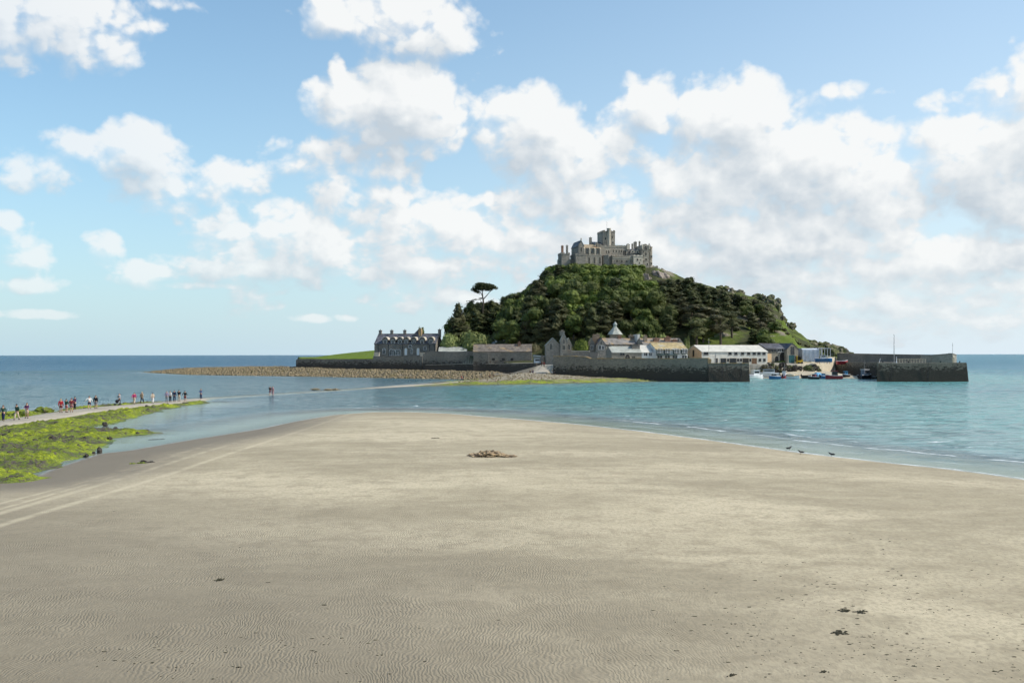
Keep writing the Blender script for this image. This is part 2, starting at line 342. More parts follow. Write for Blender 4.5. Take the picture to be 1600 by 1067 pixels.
m_alg, n, b = bsdf('green_seaweed_on_rock')
P = n.pos()
n1 = n.noise(P, 2.2, 6, .72, .6); n2 = n.noise(P, .22, 4, .6); n3 = n.noise(P, 4.5, 4, .7)
gcol = n.mix(n.ramp(n3, .35, .7), (0.13, 0.175, 0.012, 1), (0.40, 0.45, 0.014, 1))
gcol = n.mix(n.ramp(n2, .35, .62), gcol, (0.13, 0.17, 0.018, 1))
cov = n.math('ADD', n.math('MULTIPLY', n1, .75), n.math('MULTIPLY', n2, .35))
c = n.mix(n.ramp(cov, .56, .63), gcol, n.mix(n3, (0.035, 0.03, 0.024, 1), (0.16, 0.13, 0.10, 1)))
c = n.mix(n.attr('pale'), c, (0.30, 0.27, 0.17, 1))
n.put(b.inputs['Base Color'], c); b.inputs['Roughness'].default_value = .7; b.inputs['Specular IOR Level'].default_value = .3
n.put(b.inputs['Normal'], n.bump(n.math('ADD', n1, n.math('MULTIPLY', n3, .4)), .9, .3))

def stone_mat(name, c1, c2, scale=1.2, mort=0.0, lichen=None, stain=None, bump=.5, rough=.9):
    m, n, b = bsdf(name); P = n.pos(); x, y, z = n.sep(P); scale *= 2.3; mort *= .6; bump *= .7
    c1, c2 = tuple(a*.72+d*.28 for a, d in zip(c1, c2)), tuple(a*.2+d*.8 for a, d in zip(c1, c2))
    v = n.vor(n.vm('MULTIPLY', P, (1, 1, 1.7)), scale, out='Color'); k = n.sep(v)[0]
    c = n.mix(k, c1, c2)
    c = n.mix(n.ramp(n.noise(P, .16, 5, .65), .35, .7, 0, .45), c, tuple(q*.55 for q in c1[:3])+(1,))
    if mort: c = n.mix(n.ramp(n.vor(n.vm('MULTIPLY', P, (1, 1, 1.7)), scale, feature='DISTANCE_TO_EDGE'), .07, .02, 0, mort), c, tuple(q*.5 for q in c1[:3])+(1,))
    if lichen:
        lc, thr = lichen; c = n.mix(n.ramp(n.noise(P, .33, 5, .7, .5), thr, thr+.12, 0, .85), c, lc)
    if stain:   # weed and tide marks up to a height
        zt, sc_ = stain; c = n.mix(n.ramp(n.math('ADD', z, n.math('MULTIPLY', n.math('ADD', n.noise(P, .35, 5, .75), k), -2.2)), zt-.6, zt-2.4), c, sc_)
    n.put(b.inputs['Base Color'], c); b.inputs['Roughness'].default_value = rough; b.inputs['Specular IOR Level'].default_value = .25
    n.put(b.inputs['Normal'], n.bump(n.math('ADD', k, n.noise(P, 3, 4, .7)), bump, .15)); return m
m_path = stone_mat('worn_causeway_setts', (.34,.30,.24,1), (.46,.41,.33,1), 2.2)
m_stone_rub = stone_mat('tan_shore_boulders', (.13,.10,.06,1), (.37,.30,.185,1), .9, lichen=((.11,.10,.03,1), .55))
m_darkrock = stone_mat('dark_wet_rock', (.035,.03,.026,1), (.11,.095,.08,1), 2.5, bump=.8)
# ---------- meshes of the ground ----------
def axis(lo, hi, step, olo, ohi, g=1.35):
    a = list(np.arange(lo, hi+step*.5, step)); s = step
    q = lo; L = []
    while q > olo: s *= g; q -= s; L.append(q)
    s = step; q = hi; R = []
    while q < ohi: s *= g; q += s; R.append(q)
    return np.array(L[::-1]+a+R)
xs = axis(-85, 60, .55, -260, 260, 1.25); ys = np.concatenate([np.arange(-30, 14, 3.0), np.arange(14, 236, .55)])
xv, yv, fc = grid(xs, ys); zv = height(xv, yv)
v, f = trim(xv, yv, zv, fc, zv > -1.4)
tag(mesh_obj('sand_beach', v, f, m_sand, smooth=True), kind='structure')
xs = axis(-165, 165, .8, -400, 400, 1.3); ys = axis(235.0, 470, .8, 235.0, 560, 1.3); ys = ys[ys >= 234.5]
xv, yv, fc = grid(xs, ys); zv = height(xv, yv)
pl = sdf(PLAT, xv, yv); hb = sdf(HARB, xv, yv); ib = sdf(ISLB, xv, yv); sp = sdf(SPIT, xv, yv); dp, tp = pdist(PATH, xv, yv)
ng = fbm(xv*.12, yv*.12, 4, 21)
a_rock = np.maximum(np.maximum(sstep(-.5, 1, sp), .8*sstep(0, 2, ib))*(pl < .5), sstep(.60, .66, ng)*(pl > 2)*(zv > 14)*(xv > X(1030, 430)))
a_sand = np.maximum(np.maximum(sstep(-1, .5, hb)*(pl < 1.2), sstep(4.5, 2.5, dp)*(pl < 1)), ((pl > 0) & (xv > X(1225, 345)) & (yv < 372) & (zv < 5.0) & (xv < X(1345,350))).astype(float))
a_sand = np.maximum(a_sand, sstep(0, 4, ib)*(pl < .5)*.35)
a_grass = np.maximum(((xv < X(660, 385)) & (pl > 1) & (yv > 380)).astype(float), (xv > X(1195, 345))*(yv > 352)*sstep(.38, .5, ng)*.75)
a_grass = np.maximum(a_grass*(1-.6*((yv > 390) & (xv > X(1195,345)))), (xv > X(1020, 430))*sstep(.5, .6, ng)*.5)
a_pav = ((pl > 0) & (zv < 4.8) & (yv < 350) & (xv < X(1225, 345))).astype(float)
v, f, g1, g2, g3, g4 = trim(xv, yv, zv, fc, zv > -2.5, a_rock, a_sand, a_grass, a_pav)
isl = mesh_obj('island_ground', v, f, m_isl, smooth=True); setattrs(isl, rock=g1, sand=g2, grass=g3, paved=g4); tag(isl, kind='structure')
# seabed far down under everything
xv, yv, fc = grid(np.array([-60000, -2000, -300, 0, 300, 2000, 60000.]), np.array([-3000, 0, 300, 600, 3000, 90000.]))
tag(mesh_obj('seabed', np.stack([xv, yv, xv*0-7.5], 1), fc, m_darkrock), kind='structure')
# causeway
NP = 140; ts = np.linspace(0, len(PATH)-1, NP); pa = np.array(PATH)
cx = np.interp(ts, np.arange(len(pa)), pa[:, 0]); cy = np.interp(ts, np.arange(len(pa)), pa[:, 1]); cz = np.interp(ts, np.arange(len(pa)), pa[:, 2])
tx, ty = np.gradient(cx), np.gradient(cy); tl = np.hypot(tx, ty); nxn, nyn = ty/tl, -tx/tl
prof = [(-2.9, -.5), (-2.3, -.02), (-1.1, .03), (0, .05), (1.1, .03), (2.3, -.02), (2.9, -.5)]
V = []
for k in range(NP):
    for (o_, zz) in prof:
        jit = (mn.noise(Vector((k*.7, o_, 1)))*.25 if abs(o_) > 2 else 0)
        V.append((cx[k]+nxn[k]*(o_+jit), cy[k]+nyn[k]*(o_+jit), cz[k]+zz+mn.noise(Vector((k*.5, o_, 5)))*.03))
m7 = len(prof); Fc = [(k*m7+j, k*m7+j+1, (k+1)*m7+j+1, (k+1)*m7+j) for k in range(NP-1) for j in range(m7-1)]
tag(mesh_obj('causeway', V, Fc, m_path, smooth=True), kind='structure')
# seaweed beds
def bed(name, poly, x0, x1, y0, y1, st, amp, lo, pale, hi=1e9):
    xv, yv, fc = grid(np.arange(x0, x1, st), np.arange(y0, y1, st))
    s = sdf(poly, xv, yv); zz = height(xv, yv)
    n1 = fbm(xv*1.7, yv*1.7, 5, 31, .62); n2 = fbm(xv*.3, yv*.3, 3, 33)
    dp, tp = pdist(PATH, xv, yv)
    edge = np.clip((s+.6*(n2-.3)*4)/1.2, -1, 1)
    z2 = zz+0.02+amp*(np.maximum(n1-.36, 0)*2.2)*np.clip(edge, 0, 1)*np.clip((dp-2.4)/1.5, 0, 1)-np.maximum(-edge, 0)*.3-np.clip(2.5-dp, 0, 1)*.25
    v, f, a = trim(xv, yv, z2, fc, (s > lo) & (s < hi), sstep(.0, 1., (n2-.45)*4)*pale)
    o = mesh_obj(name, v, f, m_alg, smooth=True); setattrs(o, pale=a); return o
o = bed('seaweed_bed', BED, -95, -18, 44, 170, .24, .42, -1.2, 0)
tag(o, 'bright green seaweed growing over low rocks beside the causeway', 'seaweed', kind='stuff')
o = bed('seaweed_bed', ISLB, X(640,245)-2, X(1070,280)+1, 238, 288, .35, .35, -.8, .45, hi=5.2)
tag(o, 'yellow green seaweed strip at the waterline under the harbour wall', 'seaweed', kind='stuff')
# ---------- sea ----------
xs = axis(-175, 130, .7, -60000, 60000, 1.22); ys = axis(36, 330, .7, -200, 90000, 1.16)
xv, yv, fc = grid(xs, ys)
zt = height(xv, yv); dep = np.maximum(-zt, -2.0)
far = sstep(420, 900, yv)
dep = np.where((yv > 520) | (np.abs(xv) > 260), 9.0, dep)
ss = -sdf(SAND, xv, yv)
# wind chop, small over the shallows
damp = np.clip(dep/0.8, 0.0, 1)*np.clip(1-(yv-300)/200, 0, 1)*np.clip(1-(np.abs(xv)-150)/100, 0, 1)
wz = (fbm(xv*.28+yv*.05, yv*.55, 3, 51)-.5)*.16+(fbm(xv*.7, yv*.35, 3, 57)-.5)*.14
zz = wz*damp
foam = np.zeros_like(xv)
br = [(7.0, -4, .55), (4.2, 6, .5)]
for off, x0, wd_ in br:   # small breakers running along the right-hand shore
    c = off+(fbm(xv*.06, yv*.0+off, 2, 61)-.5)*3.0+np.clip((xv-x0)*.06, 0, 2)
    dd = ss-c; m = np.exp(-(dd/wd_)**2)*sstep(x0, x0+14, xv)*(ss > 0)*(yv < 140)
    zz = zz+m*.10
foam = np.maximum(foam, .55*sstep(0.25, 0.0, np.abs(dep-0.02))*sstep(.45, .6, fbm(xv*.3, yv*.3, 3, 67))*(xv < -22))
whc = sstep(.68, .76, fbm(xv*.5, yv*1.4, 3, 71))*sstep(3, 10, ss)*sstep(40, 18, ss)*(xv > -25)*(yv < 150)
foam = np.maximum(foam, whc*.8)
m_sea, n, b = bsdf('sea_water')
P = n.pos(); x, y, z = n.sep(P); d = n.attr('depth'); sd_ = n.attr('shore')
pv = n.math('ADD', d, n.math('MULTIPLY_ADD', n.noise(n.vm('MULTIPLY', P, (.35, 1, 1)), .05, 4, .6), 1.6, -.8))
c = n.mix(n.ramp(d, .05, .6), n.mix(n.ramp(x, -30, 5), (0.34, 0.37, 0.34, 1), (0.40, 0.46, 0.44, 1)), n.mix(n.ramp(x, -30, 10), (0.045, 0.10, 0.115, 1), (0.21, 0.37, 0.355, 1)))
c = n.mix(n.ramp(pv, .8, 2.0), c, n.mix(n.ramp(x, -40, 20), (0.015, 0.075, 0.09, 1), (0.15, 0.37, 0.355, 1)))
c = n.mix(n.ramp(pv, 4.0, 9.0), c, n.mix(n.ramp(x, -100, 260), (0.008, 0.085, 0.16, 1), (0.05, 0.20, 0.27, 1)))
c = n.mix(n.ramp(n.noise(n.vm('MULTIPLY', P, (.3, 1, 1)), .7, 5, .7), .45, .62, 0, .6), c, (0.02, 0.085, 0.11, 1))  # dark sides of the waves, painted into the water colour as streaks
nl = n.noise(n.vm('MULTIPLY', P, (1, 1, 0)), .07, 3, .5); nf = n.noise(P, 2.2, 5, .7, .4); rt = n.ramp(x, -22, 0)
def wline(off, wob, wid, x0, x1, m0, m1, sc):
    c_ = n.math('MULTIPLY_ADD', nl, wob, off-wob/2); dd_ = n.math('ABSOLUTE', n.math('SUBTRACT', sd_, n.math('ADD', c_, n.math('MULTIPLY_ADD', nf, .5, -.25))))
    l_ = n.ramp(dd_, wid, wid*.25); return n.math('MULTIPLY', n.math('MULTIPLY', l_, n.ramp(n.noise(P, sc, 3, .6), m0, m1)), n.ramp(x, x0, x1))
f1_ = wline(7.6, 4.0, .34, -2, 10, .40, .50, .16); f2_ = wline(10.5, 5.0, .28, 4, 22, .50, .58, .20); f3_ = wline(3.4, 3.0, .22, -6, 12, .46, .56, .25); f4_ = wline(.35, .5, .34, -30, -8, .28, .42, .3); f5_ = wline(.2, .3, .18, -34, -22, .45, .55, .5)
wl_ = n.noise(n.vm('MULTIPLY', P, (.85, .16, 1)), .75, 5, .68, .4); c = n.mix(n.math('MULTIPLY', n.ramp(wl_, .5, .66, 0, .55), n.ramp(d, .15, .9)), c, n.vm('MULTIPLY', c, (.35, .5, .55))); c = n.mix(n.math('MULTIPLY', n.ramp(wl_, .46, .34, 0, .35), n.ramp(d, .15, .9)), c, n.vm('MULTIPLY', c, (1.7, 1.45, 1.4)))  # wavelet shading painted in: dark and light streaks over the water colour
fo = f1_
for q_ in (f2_, n.math('MULTIPLY', f3_, .6), n.math('MULTIPLY', f4_, .8), f5_): fo = n.math('MAXIMUM', fo, q_)
fo = n.math('MULTIPLY', fo, n.ramp(nf, .28, .52, 0, .9))
fo = n.math('MAXIMUM', fo, n.ramp(n.math('ADD', n.attr('foam'), n.math('MULTIPLY_ADD', nf, 1.3, -.95)), .36, .55))
c = n.mix(fo, c, (.8, .84, .84, 1))
n.put(b.inputs['Base Color'], c)
n.put(b.inputs['Roughness'], n.mixf(fo, n.ramp(y, 60, 500, .10, .28), .9)); b.inputs['IOR'].default_value = 1.33; n.put(b.inputs['Specular IOR Level'], n.ramp(y, 200, 900, .46, .08))
w1 = n.noise(n.vm('MULTIPLY', P, (.55, 1.2, 1)), .9, 5, .62, .3); w2 = n.noise(n.vm('MULTIPLY', P, (.4, 1, 1)), .12, 3, .6)
hw = n.math('ADD', n.math('MULTIPLY', w1, n.ramp(d, .05, .8, .03, 1)), n.math('MULTIPLY', w2, n.ramp(d, .05, .6, .3, 2.2)))
n.put(b.inputs['Normal'], n.bump(hw, 1.0, .9))
tr = n.n.new('ShaderNodeBsdfTransparent'); tr.inputs[0].default_value = (.86, .95, .93, 1)
ms = n.n.new('ShaderNodeMixShader'); n.put(ms.inputs[0], n.math('MAXIMUM', fo, n.ramp(d, -.01, .5, .25, 1.0))); n.l.new(tr.outputs[0], ms.inputs[1]); n.l.new(b.outputs[0], ms.inputs[2])
n.l.new(ms.outputs[0], n.n['Material Output'].inputs[0])
v, f, dd, ff, s5 = trim(xv, yv, zz, fc, dep > -1.2, dep, foam, np.clip(ss, -5, 300))
sea = mesh_obj('sea_water', v, f, m_sea, smooth=True); setattrs(sea, depth=dd, foam=ff, shore=s5); tag(sea, kind='structure')
# ---------- building tools ----------
class MB:
    def __init__(s): s.v = []; s.f = []; s.m = []
    def add(s, vs, fs, mi=0):
        o = len(s.v); s.v += [tuple(p) for p in vs]; s.f += [tuple(i+o for i in f) for f in fs]; s.m += [mi]*len(fs)
    def box(s, x0, x1, y0, y1, z0, z1, mi=0):
        s.add([(x0,y0,z0),(x1,y0,z0),(x1,y1,z0),(x0,y1,z0),(x0,y0,z1),(x1,y0,z1),(x1,y1,z1),(x0,y1,z1)],
              [(3,2,1,0),(4,5,6,7),(0,1,5,4),(1,2,6,5),(2,3,7,6),(3,0,4,7)], mi)
    def prism(s, prof, y0, y1, mi=0, axis='y'):      # prof: list of (a,z) counter-clockwise, extruded
        n = len(prof)
        if axis == 'y': V = [(a, y0, z) for a, z in prof]+[(a, y1, z) for a, z in prof]
        elif axis == 'x': V = [(y0, a, z) for a, z in prof]+[(y1, a, z) for a, z in prof]
        else: V = [(a, z, y0) for a, z in prof]+[(a, z, y1) for a, z in prof]
        s.add(V, [tuple(range(n)), tuple(range(2*n-1, n-1, -1))]+[(i, i+n, (i+1) % n+n, (i+1) % n) for i in range(n)], mi)
    def cyl(s, x, y, z0, z1, r0, r1=None, n=10, mi=0):
        r1 = r0 if r1 is None else r1
        V = [(x+r0*math.cos(2*PI*k/n), y+r0*math.sin(2*PI*k/n), z0) for k in range(n)]+[(x+r1*math.cos(2*PI*k/n), y+r1*math.sin(2*PI*k/n), z1) for k in range(n)]
        s.add(V, [(k, (k+1) % n, (k+1) % n+n, k+n) for k in range(n)]+[tuple(range(n-1, -1, -1)), tuple(range(n, 2*n))], mi)
    def tube(s, pts, rad, n=6, mi=0):
        pts = [Vector(p) for p in pts]; o = len(s.v); rr = rad if isinstance(rad, (list, tuple)) else [rad]*len(pts)
        for i, p in enumerate(pts):
            t = (pts[min(i+1, len(pts)-1)]-pts[max(i-1, 0)]).normalized()
            a = t.orthogonal().normalized(); b = t.cross(a)
            for k in range(n): s.v.append(tuple(p+rr[i]*(math.cos(2*PI*k/n)*a+math.sin(2*PI*k/n)*b)))
        for i in range(len(pts)-1):
            for k in range(n): s.f.append((o+i*n+k, o+i*n+(k+1) % n, o+(i+1)*n+(k+1) % n, o+(i+1)*n+k)); s.m.append(mi)
        s.f.append(tuple(o+k for k in range(n-1, -1, -1))); s.f.append(tuple(o+(len(pts)-1)*n+k for k in range(n))); s.m += [mi, mi]
    def ball(s, c, r, seed=0, rough=.3, fr=1.2, nu=10, nv=7, mi=0):
        o = len(s.v); rx, ry, rz = r
        V = []
        for j in range(nv+1):
            th = PI*j/nv
            for i in range(nu):
                ph = 2*PI*i/nu; d = Vector((math.sin(th)*math.cos(ph), math.sin(th)*math.sin(ph), math.cos(th)))
                k = 1+rough*mn.noise(d*fr+Vector((seed*7.3, seed*3.1, 0)))*1.6
                V.append((c[0]+d.x*rx*k, c[1]+d.y*ry*k, c[2]+d.z*rz*k))
        s.add(V, [(j*nu+i, (j+1)*nu+i, (j+1)*nu+(i+1) % nu, j*nu+(i+1) % nu) for j in range(nv) for i in range(nu)], mi)
    def build(s, name, mats, loc=(0, 0, 0), parent=None, smooth=False):
        return mesh_obj(name, s.v, s.f, mats, loc, parent, s.m, smooth)
def empty(name, loc, label, cat, group=None):
    o = bpy.data.objects.new(name, None); o.location = loc; o.empty_display_size = .5; COL.objects.link(o)
    return tag(o, label, cat, group)
def pmat(name, c, rough=.6, var=.12, scale=1.0, metal=0, spec=.4, c2=None, f2=.5, bump=.2):
    m, n, b = bsdf(name); P = n.pos(); k = n.noise(P, scale, 5, .65)
    d = tuple(q*(1-var*2) for q in c[:3])+(1,); l = tuple(min(1, q*(1+var)) for q in c[:3])+(1,)
    cc = n.mix(n.ramp(k, .3, .7), d, l)
    if c2: cc = n.mix(n.ramp(n.noise(P, scale*.45, 6, .72, .6), f2, f2+.13, 0, .85), cc, c2)
    n.put(b.inputs['Base Color'], cc); b.inputs['Roughness'].default_value = rough; b.inputs['Metallic'].default_value = metal; b.inputs['Specular IOR Level'].default_value = spec
    if bump: n.put(b.inputs['Normal'], n.bump(n.noise(P, scale*5, 3, .6), bump, .05))
    return m
OR = (.42, .25, .08, 1)
M = {
 'granite': stone_mat('castle_granite', (.23,.205,.17,1), (.47,.42,.345,1), .75, mort=.4, lichen=((.30,.24,.13,1), .62)),
 'granite2': stone_mat('weathered_granite', (.19,.175,.15,1), (.40,.365,.31,1), .8, mort=.4),
 'pale': stone_mat('pale_dressed_granite', (.42,.375,.30,1), (.62,.56,.46,1), .8),
 'wallst': stone_mat('terrace_stone', (.15,.14,.125,1), (.32,.29,.25,1), .9, mort=.4),
 'sea_wall': stone_mat('harbour_wall_stone', (.16,.14,.11,1), (.34,.30,.235,1), .8, mort=.6, lichen=((.26,.24,.16,1), .62), stain=(3.0, (.055,.048,.038,1)), bump=.9),
 'pier': stone_mat('pier_block_stone', (.14,.125,.10,1), (.29,.26,.21,1), .75, mort=.7, stain=(3.3, (.05,.044,.036,1)), bump=.9),
 'high_wall': stone_mat('high_garden_wall_stone', (.17,.155,.13,1), (.34,.31,.26,1), .8, mort=.4, stain=(4.2, (.07,.06,.05,1)), bump=.7),
 'cap': pmat('lichen_wall_coping', (.34,.27,.17), .9, .2, 1.2, c2=OR, f2=.46),
 'slate': pmat('dark_slate', (.10,.10,.115), .6, .25, .9),
 'slate_o': pmat('lichened_slate', (.23,.21,.19), .85, .2, .8, c2=(.40,.26,.11,1), f2=.5),
 'slate_b': pmat('brown_lichened_slate', (.17,.145,.12), .85, .25, .8, c2=(.33,.23,.12,1), f2=.52),
 'slate_p': pmat('pale_green_slate', (.36,.37,.33), .85, .16, .8),
 'slate_y': pmat('yellow_lichened_roof', (.42,.33,.17), .9, .2, 1.1, c2=(.36,.37,.34,1), f2=.53),
 'slate_w': pmat('sunbleached_cream_roof', (.58,.56,.50), .85, .08, .6, c2=(.48,.44,.36,1), f2=.6),
 'lead': pmat('green_grey_lead', (.30,.34,.31), .5, .15, .8),
 'orange_roof': pmat('rusty_lichened_roof', (.34,.27,.18), .9, .2, .9, c2=(.42,.22,.09,1), f2=.5),
 'white': pmat('white_limewash', (.66,.66,.63), .85, .1, 1.0),
 'cream': pmat('cream_render', (.64,.62,.56), .9, .07, .9),
 'peach': pmat('peach_wall', (.72,.50,.30), .9, .08, .9),
 'tan': stone_mat('tan_rubble', (.22,.20,.16,1), (.40,.36,.29,1), .9),
 'glass': pmat('dark_window_glass', (.025,.03,.035), .15, .2, 1, spec=.6, bump=0),
 'void': pmat('dark_opening_sheet', (.02,.018,.016), .5, .2, 1, bump=0),  # flat dark sheet, the shade inside openings put into the colour
 'frame': pmat('white_window_frame', (.70,.70,.68), .5, .05, 2, bump=0),
 'frame_g': pmat('dark_green_paint', (.03,.07,.06), .5, .1, 2, bump=0),
 'teal': pmat('teal_painted_door', (.02,.10,.11), .5, .1, 2, bump=0),
 'wood': pmat('brown_wood', (.16,.09,.05), .7, .2, 2),
 'bluep': pmat('blue_paint', (.02,.11,.27), .35, .08, 1, bump=0),
 'redp': pmat('red_paint', (.30,.04,.05), .35, .08, 1, bump=0),
 'whitep': pmat('white_gloss_paint', (.75,.76,.77), .3, .05, 1, bump=0),
 'blackp': pmat('black_paint', (.02,.02,.025), .4, .1, 1, bump=0),
 'bluec': pmat('light_blue_cover', (.06,.30,.55), .6, .1, 1),
 'greyc': pmat('grey_canvas_cover', (.20,.22,.26), .8, .1, 1),
 'orangep': pmat('orange_paint', (.70,.25,.05), .5, .1, 1, bump=0),
 'creamp': pmat('cream_paint', (.65,.55,.38), .5, .1, 1, bump=0),
 'yellowp': pmat('yellow_machine_paint', (.65,.42,.03), .5, .1, 1, bump=0),
 'metal': pmat('galvanised_metal', (.45,.47,.49), .45, .1, 2, metal=.6, bump=0),
 'tarp': pmat('silver_grey_sheeting', (.52,.56,.62), .5, .12, .8),
 'pole': pmat('weathered_pole', (.35,.34,.32), .6, .1, 1, bump=0),
 'chim': stone_mat('chimney_stone', (.20,.16,.12,1), (.38,.30,.22,1), 1.5),
 'brickc': stone_mat('brick_chimney', (.22,.12,.08,1), (.36,.22,.15,1), 2),
}
def gable(wall, roof, x0, x1, y0, y1, zb, ze, zr, axis='x', over=.25, th=.18):
    """gabled block: axis = direction of the ridge"""
    if axis == 'x':
        ym = (y0+y1)/2; wall.prism([(y0, zb), (y1, zb), (y1, ze), (ym, zr), (y0, ze)][::-1], x0, x1, axis='x')
        sl = (zr-ze)/(ym-y0)
        for sgn, ya in ((-1, y0), (1, y1)):
            yo = ya+sgn*over; zo = ze-sl*over
            roof.add([(x0-over*.4, yo, zo+.02), (x1+over*.4, yo, zo+.02), (x1+over*.4, ym, zr+.02), (x0-over*.4, ym, zr+.02),
                      (x0-over*.4, yo, zo+th), (x1+over*.4, yo, zo+th), (x1+over*.4, ym, zr+th), (x0-over*.4, ym, zr+th)],
                     [(3,2,1,0),(4,5,6,7),(0,1,5,4),(1,2,6,5),(2,3,7,6),(3,0,4,7)])
    else:
        xm = (x0+x1)/2; wall.prism([(x0, zb), (x1, zb), (x1, ze), (xm, zr), (x0, ze)], y0, y1, axis='y')
        sl = (zr-ze)/(xm-x0)
        for sgn, xa in ((-1, x0), (1, x1)):
            xo = xa+sgn*over; zo = ze-sl*over
            roof.add([(xo, y0-over*.4, zo+.02), (xo, y1+over*.4, zo+.02), (xm, y1+over*.4, zr+.02), (xm, y0-over*.4, zr+.02),
                      (xo, y0-over*.4, zo+th), (xo, y1+over*.4, zo+th), (xm, y1+over*.4, zr+th), (xm, y0-over*.4, zr+th)],
                     [(3,2,1,0),(4,5,6,7),(0,1,5,4),(1,2,6,5),(2,3,7,6),(3,0,4,7)])
def chimney(root, x, y, z0, z1, w=.9, d=.7, mat='chim', parent=None, pots=1, name='chimney'):
    c = MB(); c.box(x-w/2, x+w/2, y-d/2, y+d/2, z0, z1-.35); c.box(x-w/2-.1, x+w/2+.1, y-d/2-.1, y+d/2+.1, z1-.35, z1-.15)
    for k in range(pots): c.cyl(x+(k-(pots-1)/2)*.42, y, z1-.15, z1+.25, .15, .12, 8)
    return c.build(name, M[mat], root.location, parent or root)
def window(root, x, y, z, w, h, arch=False, frame='frame', glass='glass', name='window', face='y', parent=None, bars=True, sill=True):
    """framed window proud of the wall plane y (facing -Y) or plane x (face='x', facing -X; 'X' faces +X)"""
    def place(mb, a0, a1, z0, z1, out0, out1):
        if face == 'y': mb.box(a0, a1, y-out1, y-out0, z0, z1)
        elif face == 'x': mb.box(x-out1, x-out0, a0, a1, z0, z1)
        else: mb.box(x+out0, x+out1, a0, a1, z0, z1)
    c = x if face == 'y' else y
    f = MB(); t = .09
    place(f, c-w/2-t, c-w/2, z, z+h, -.02, .07); place(f, c+w/2, c+w/2+t, z, z+h, -.02, .07); place(f, c-w/2-t, c+w/2+t, z+h, z+h+t, -.02, .075)
    if bars: place(f, c-.035, c+.035, z, z+h, .02, .055)
    if arch:
        n = 7; pts = [(c+math.cos(PI*k/n)*(w/2+t), z+h+t+math.sin(PI*k/n)*w*.55) for k in range(n+1)]
        if face == 'y': f.prism(pts, y-.07, y+.02, axis='y')
    if sill: place(f, c-w/2-.15, c+w/2+.15, z-.1, z, -.02, .14)
    fo = f.build(name, M[frame], root.location, parent or root)
    g = MB(); place(g, c-w/2, c+w/2, z, z+h, -.01, .03)
    if arch and face == 'y':
        g.prism([(c+math.cos(PI*k/n)*w/2*.9, z+h+t*.5+math.sin(PI*k/n)*w*.45) for k in range(n+1)], y-.085, y-.06, axis='y')
    g.build('pane', M[glass], root.location, fo)
    return fo
def door(root, x, y, z, w, h, mat='wood', arch=False, name='door'):
    d = MB(); d.box(x-w/2, x+w/2, y-.06, y+.02, z, z+h)
    if arch: d.prism([(x+math.cos(PI*k/8)*w/2, z+h+math.sin(PI*k/8)*w*.6) for k in range(9)], y-.06, y+.02)
    o = d.build(name, M[mat], root.location, root)
    f = MB(); f.box(x-w/2-.12, x-w/2, y-.1, y+.02, z, z+h); f.box(x+w/2, x+w/2+.12, y-.1, y+.02, z, z+h)
    if not arch: f.box(x-w/2-.12, x+w/2+.12, y-.1, y+.02, z+h, z+h+.15)
    else:
        for k in range(8):
            a0, a1 = PI*k/8, PI*(k+1)/8
            q = lambda a, r: (x+math.cos(a)*r, z+h+math.sin(a)*r*1.2)
            f.prism([q(a0, w/2), q(a0, w/2+.16), q(a1, w/2+.16), q(a1, w/2)], y-.1, y+.02)
    f.build('door_frame', M['pale'], root.location, o); return o
# ---------- castle on the summit ----------
CY = 426.0
def cx_(zx, Y=CY): return X(840+zx/7.26, Y)
def cz_(zy, Y=CY): return Z(340+zy/7.26, Y)
castle = empty('castle', (X(948, CY), CY, 45.0), 'grey granite castle with a square central tower crowning the wooded hill', 'castle')
CO = castle.location
def blk(name, x0, x1, zt, zb, y0, y1, mat='granite', cren=0, parent=None, step=1.3, Yr=None):
    Yr = Yr or y0; a, b = cx_(x0, Yr), cx_(x1, Yr); t, bt = cz_(zt, Yr), cz_(zb, Yr)
    m = MB(); m.box(a, b, y0, y1, bt, t)
    if cren:
        m.box(a-.12, b+.12, y0-.12, y1+.12, t-.25, t+.12)
        n = max(2, int((b-a)/step)); wdt = (b-a)/(n-.45)
        for k in range(n): m.box(a+k*wdt, a+k*wdt+wdt*.55, y0-.1, y0+.35, t+.12, t+.12+cren); m.box(a+k*wdt, a+k*wdt+wdt*.55, y1-.35, y1+.1, t+.12, t+.12+cren)
        n = max(2, int((y1-y0)/step)); wdt = (y1-y0-1)/(n-.45)
        for k in range(n):
            for q in (a-.1, b-.25): m.box(q, q+.35, y0+.5+k*wdt, y0+.5+k*wdt+wdt*.55, t+.12, t+.12+cren)
    return m.build(name, M[mat], CO, parent or castle), a, b, t
def cwin(zx, zy0, zy1, wpx, Y, arch=True, name='window', fr='pale', gl='void'):
    x = cx_(zx, Y); z0, z1 = cz_(zy1, Y), cz_(zy0, Y); w = wpx*Y/F/7.26
    return window(castle, x, Y, z0, w, z1-z0, arch, fr, gl, name, bars=w > .7, sill=True)
def croof(name, x0, x1, y0, y1, ze, zr, mat, axis='x', zb=None, wmat='granite'):
    a, b = cx_(x0, y0), cx_(x1, y0); w_, r_ = MB(), MB()
    gable(w_, r_, a, b, y0, y1, zb if zb is not None else cz_(ze, y0)-.6, cz_(ze, y0), cz_(zr, y0), axis)
    w = w_.build('wing' if zb is not None else 'gable_wall', M[wmat], CO, castle); r_.build(name, M[mat], CO, w if zb is not None else castle); return w
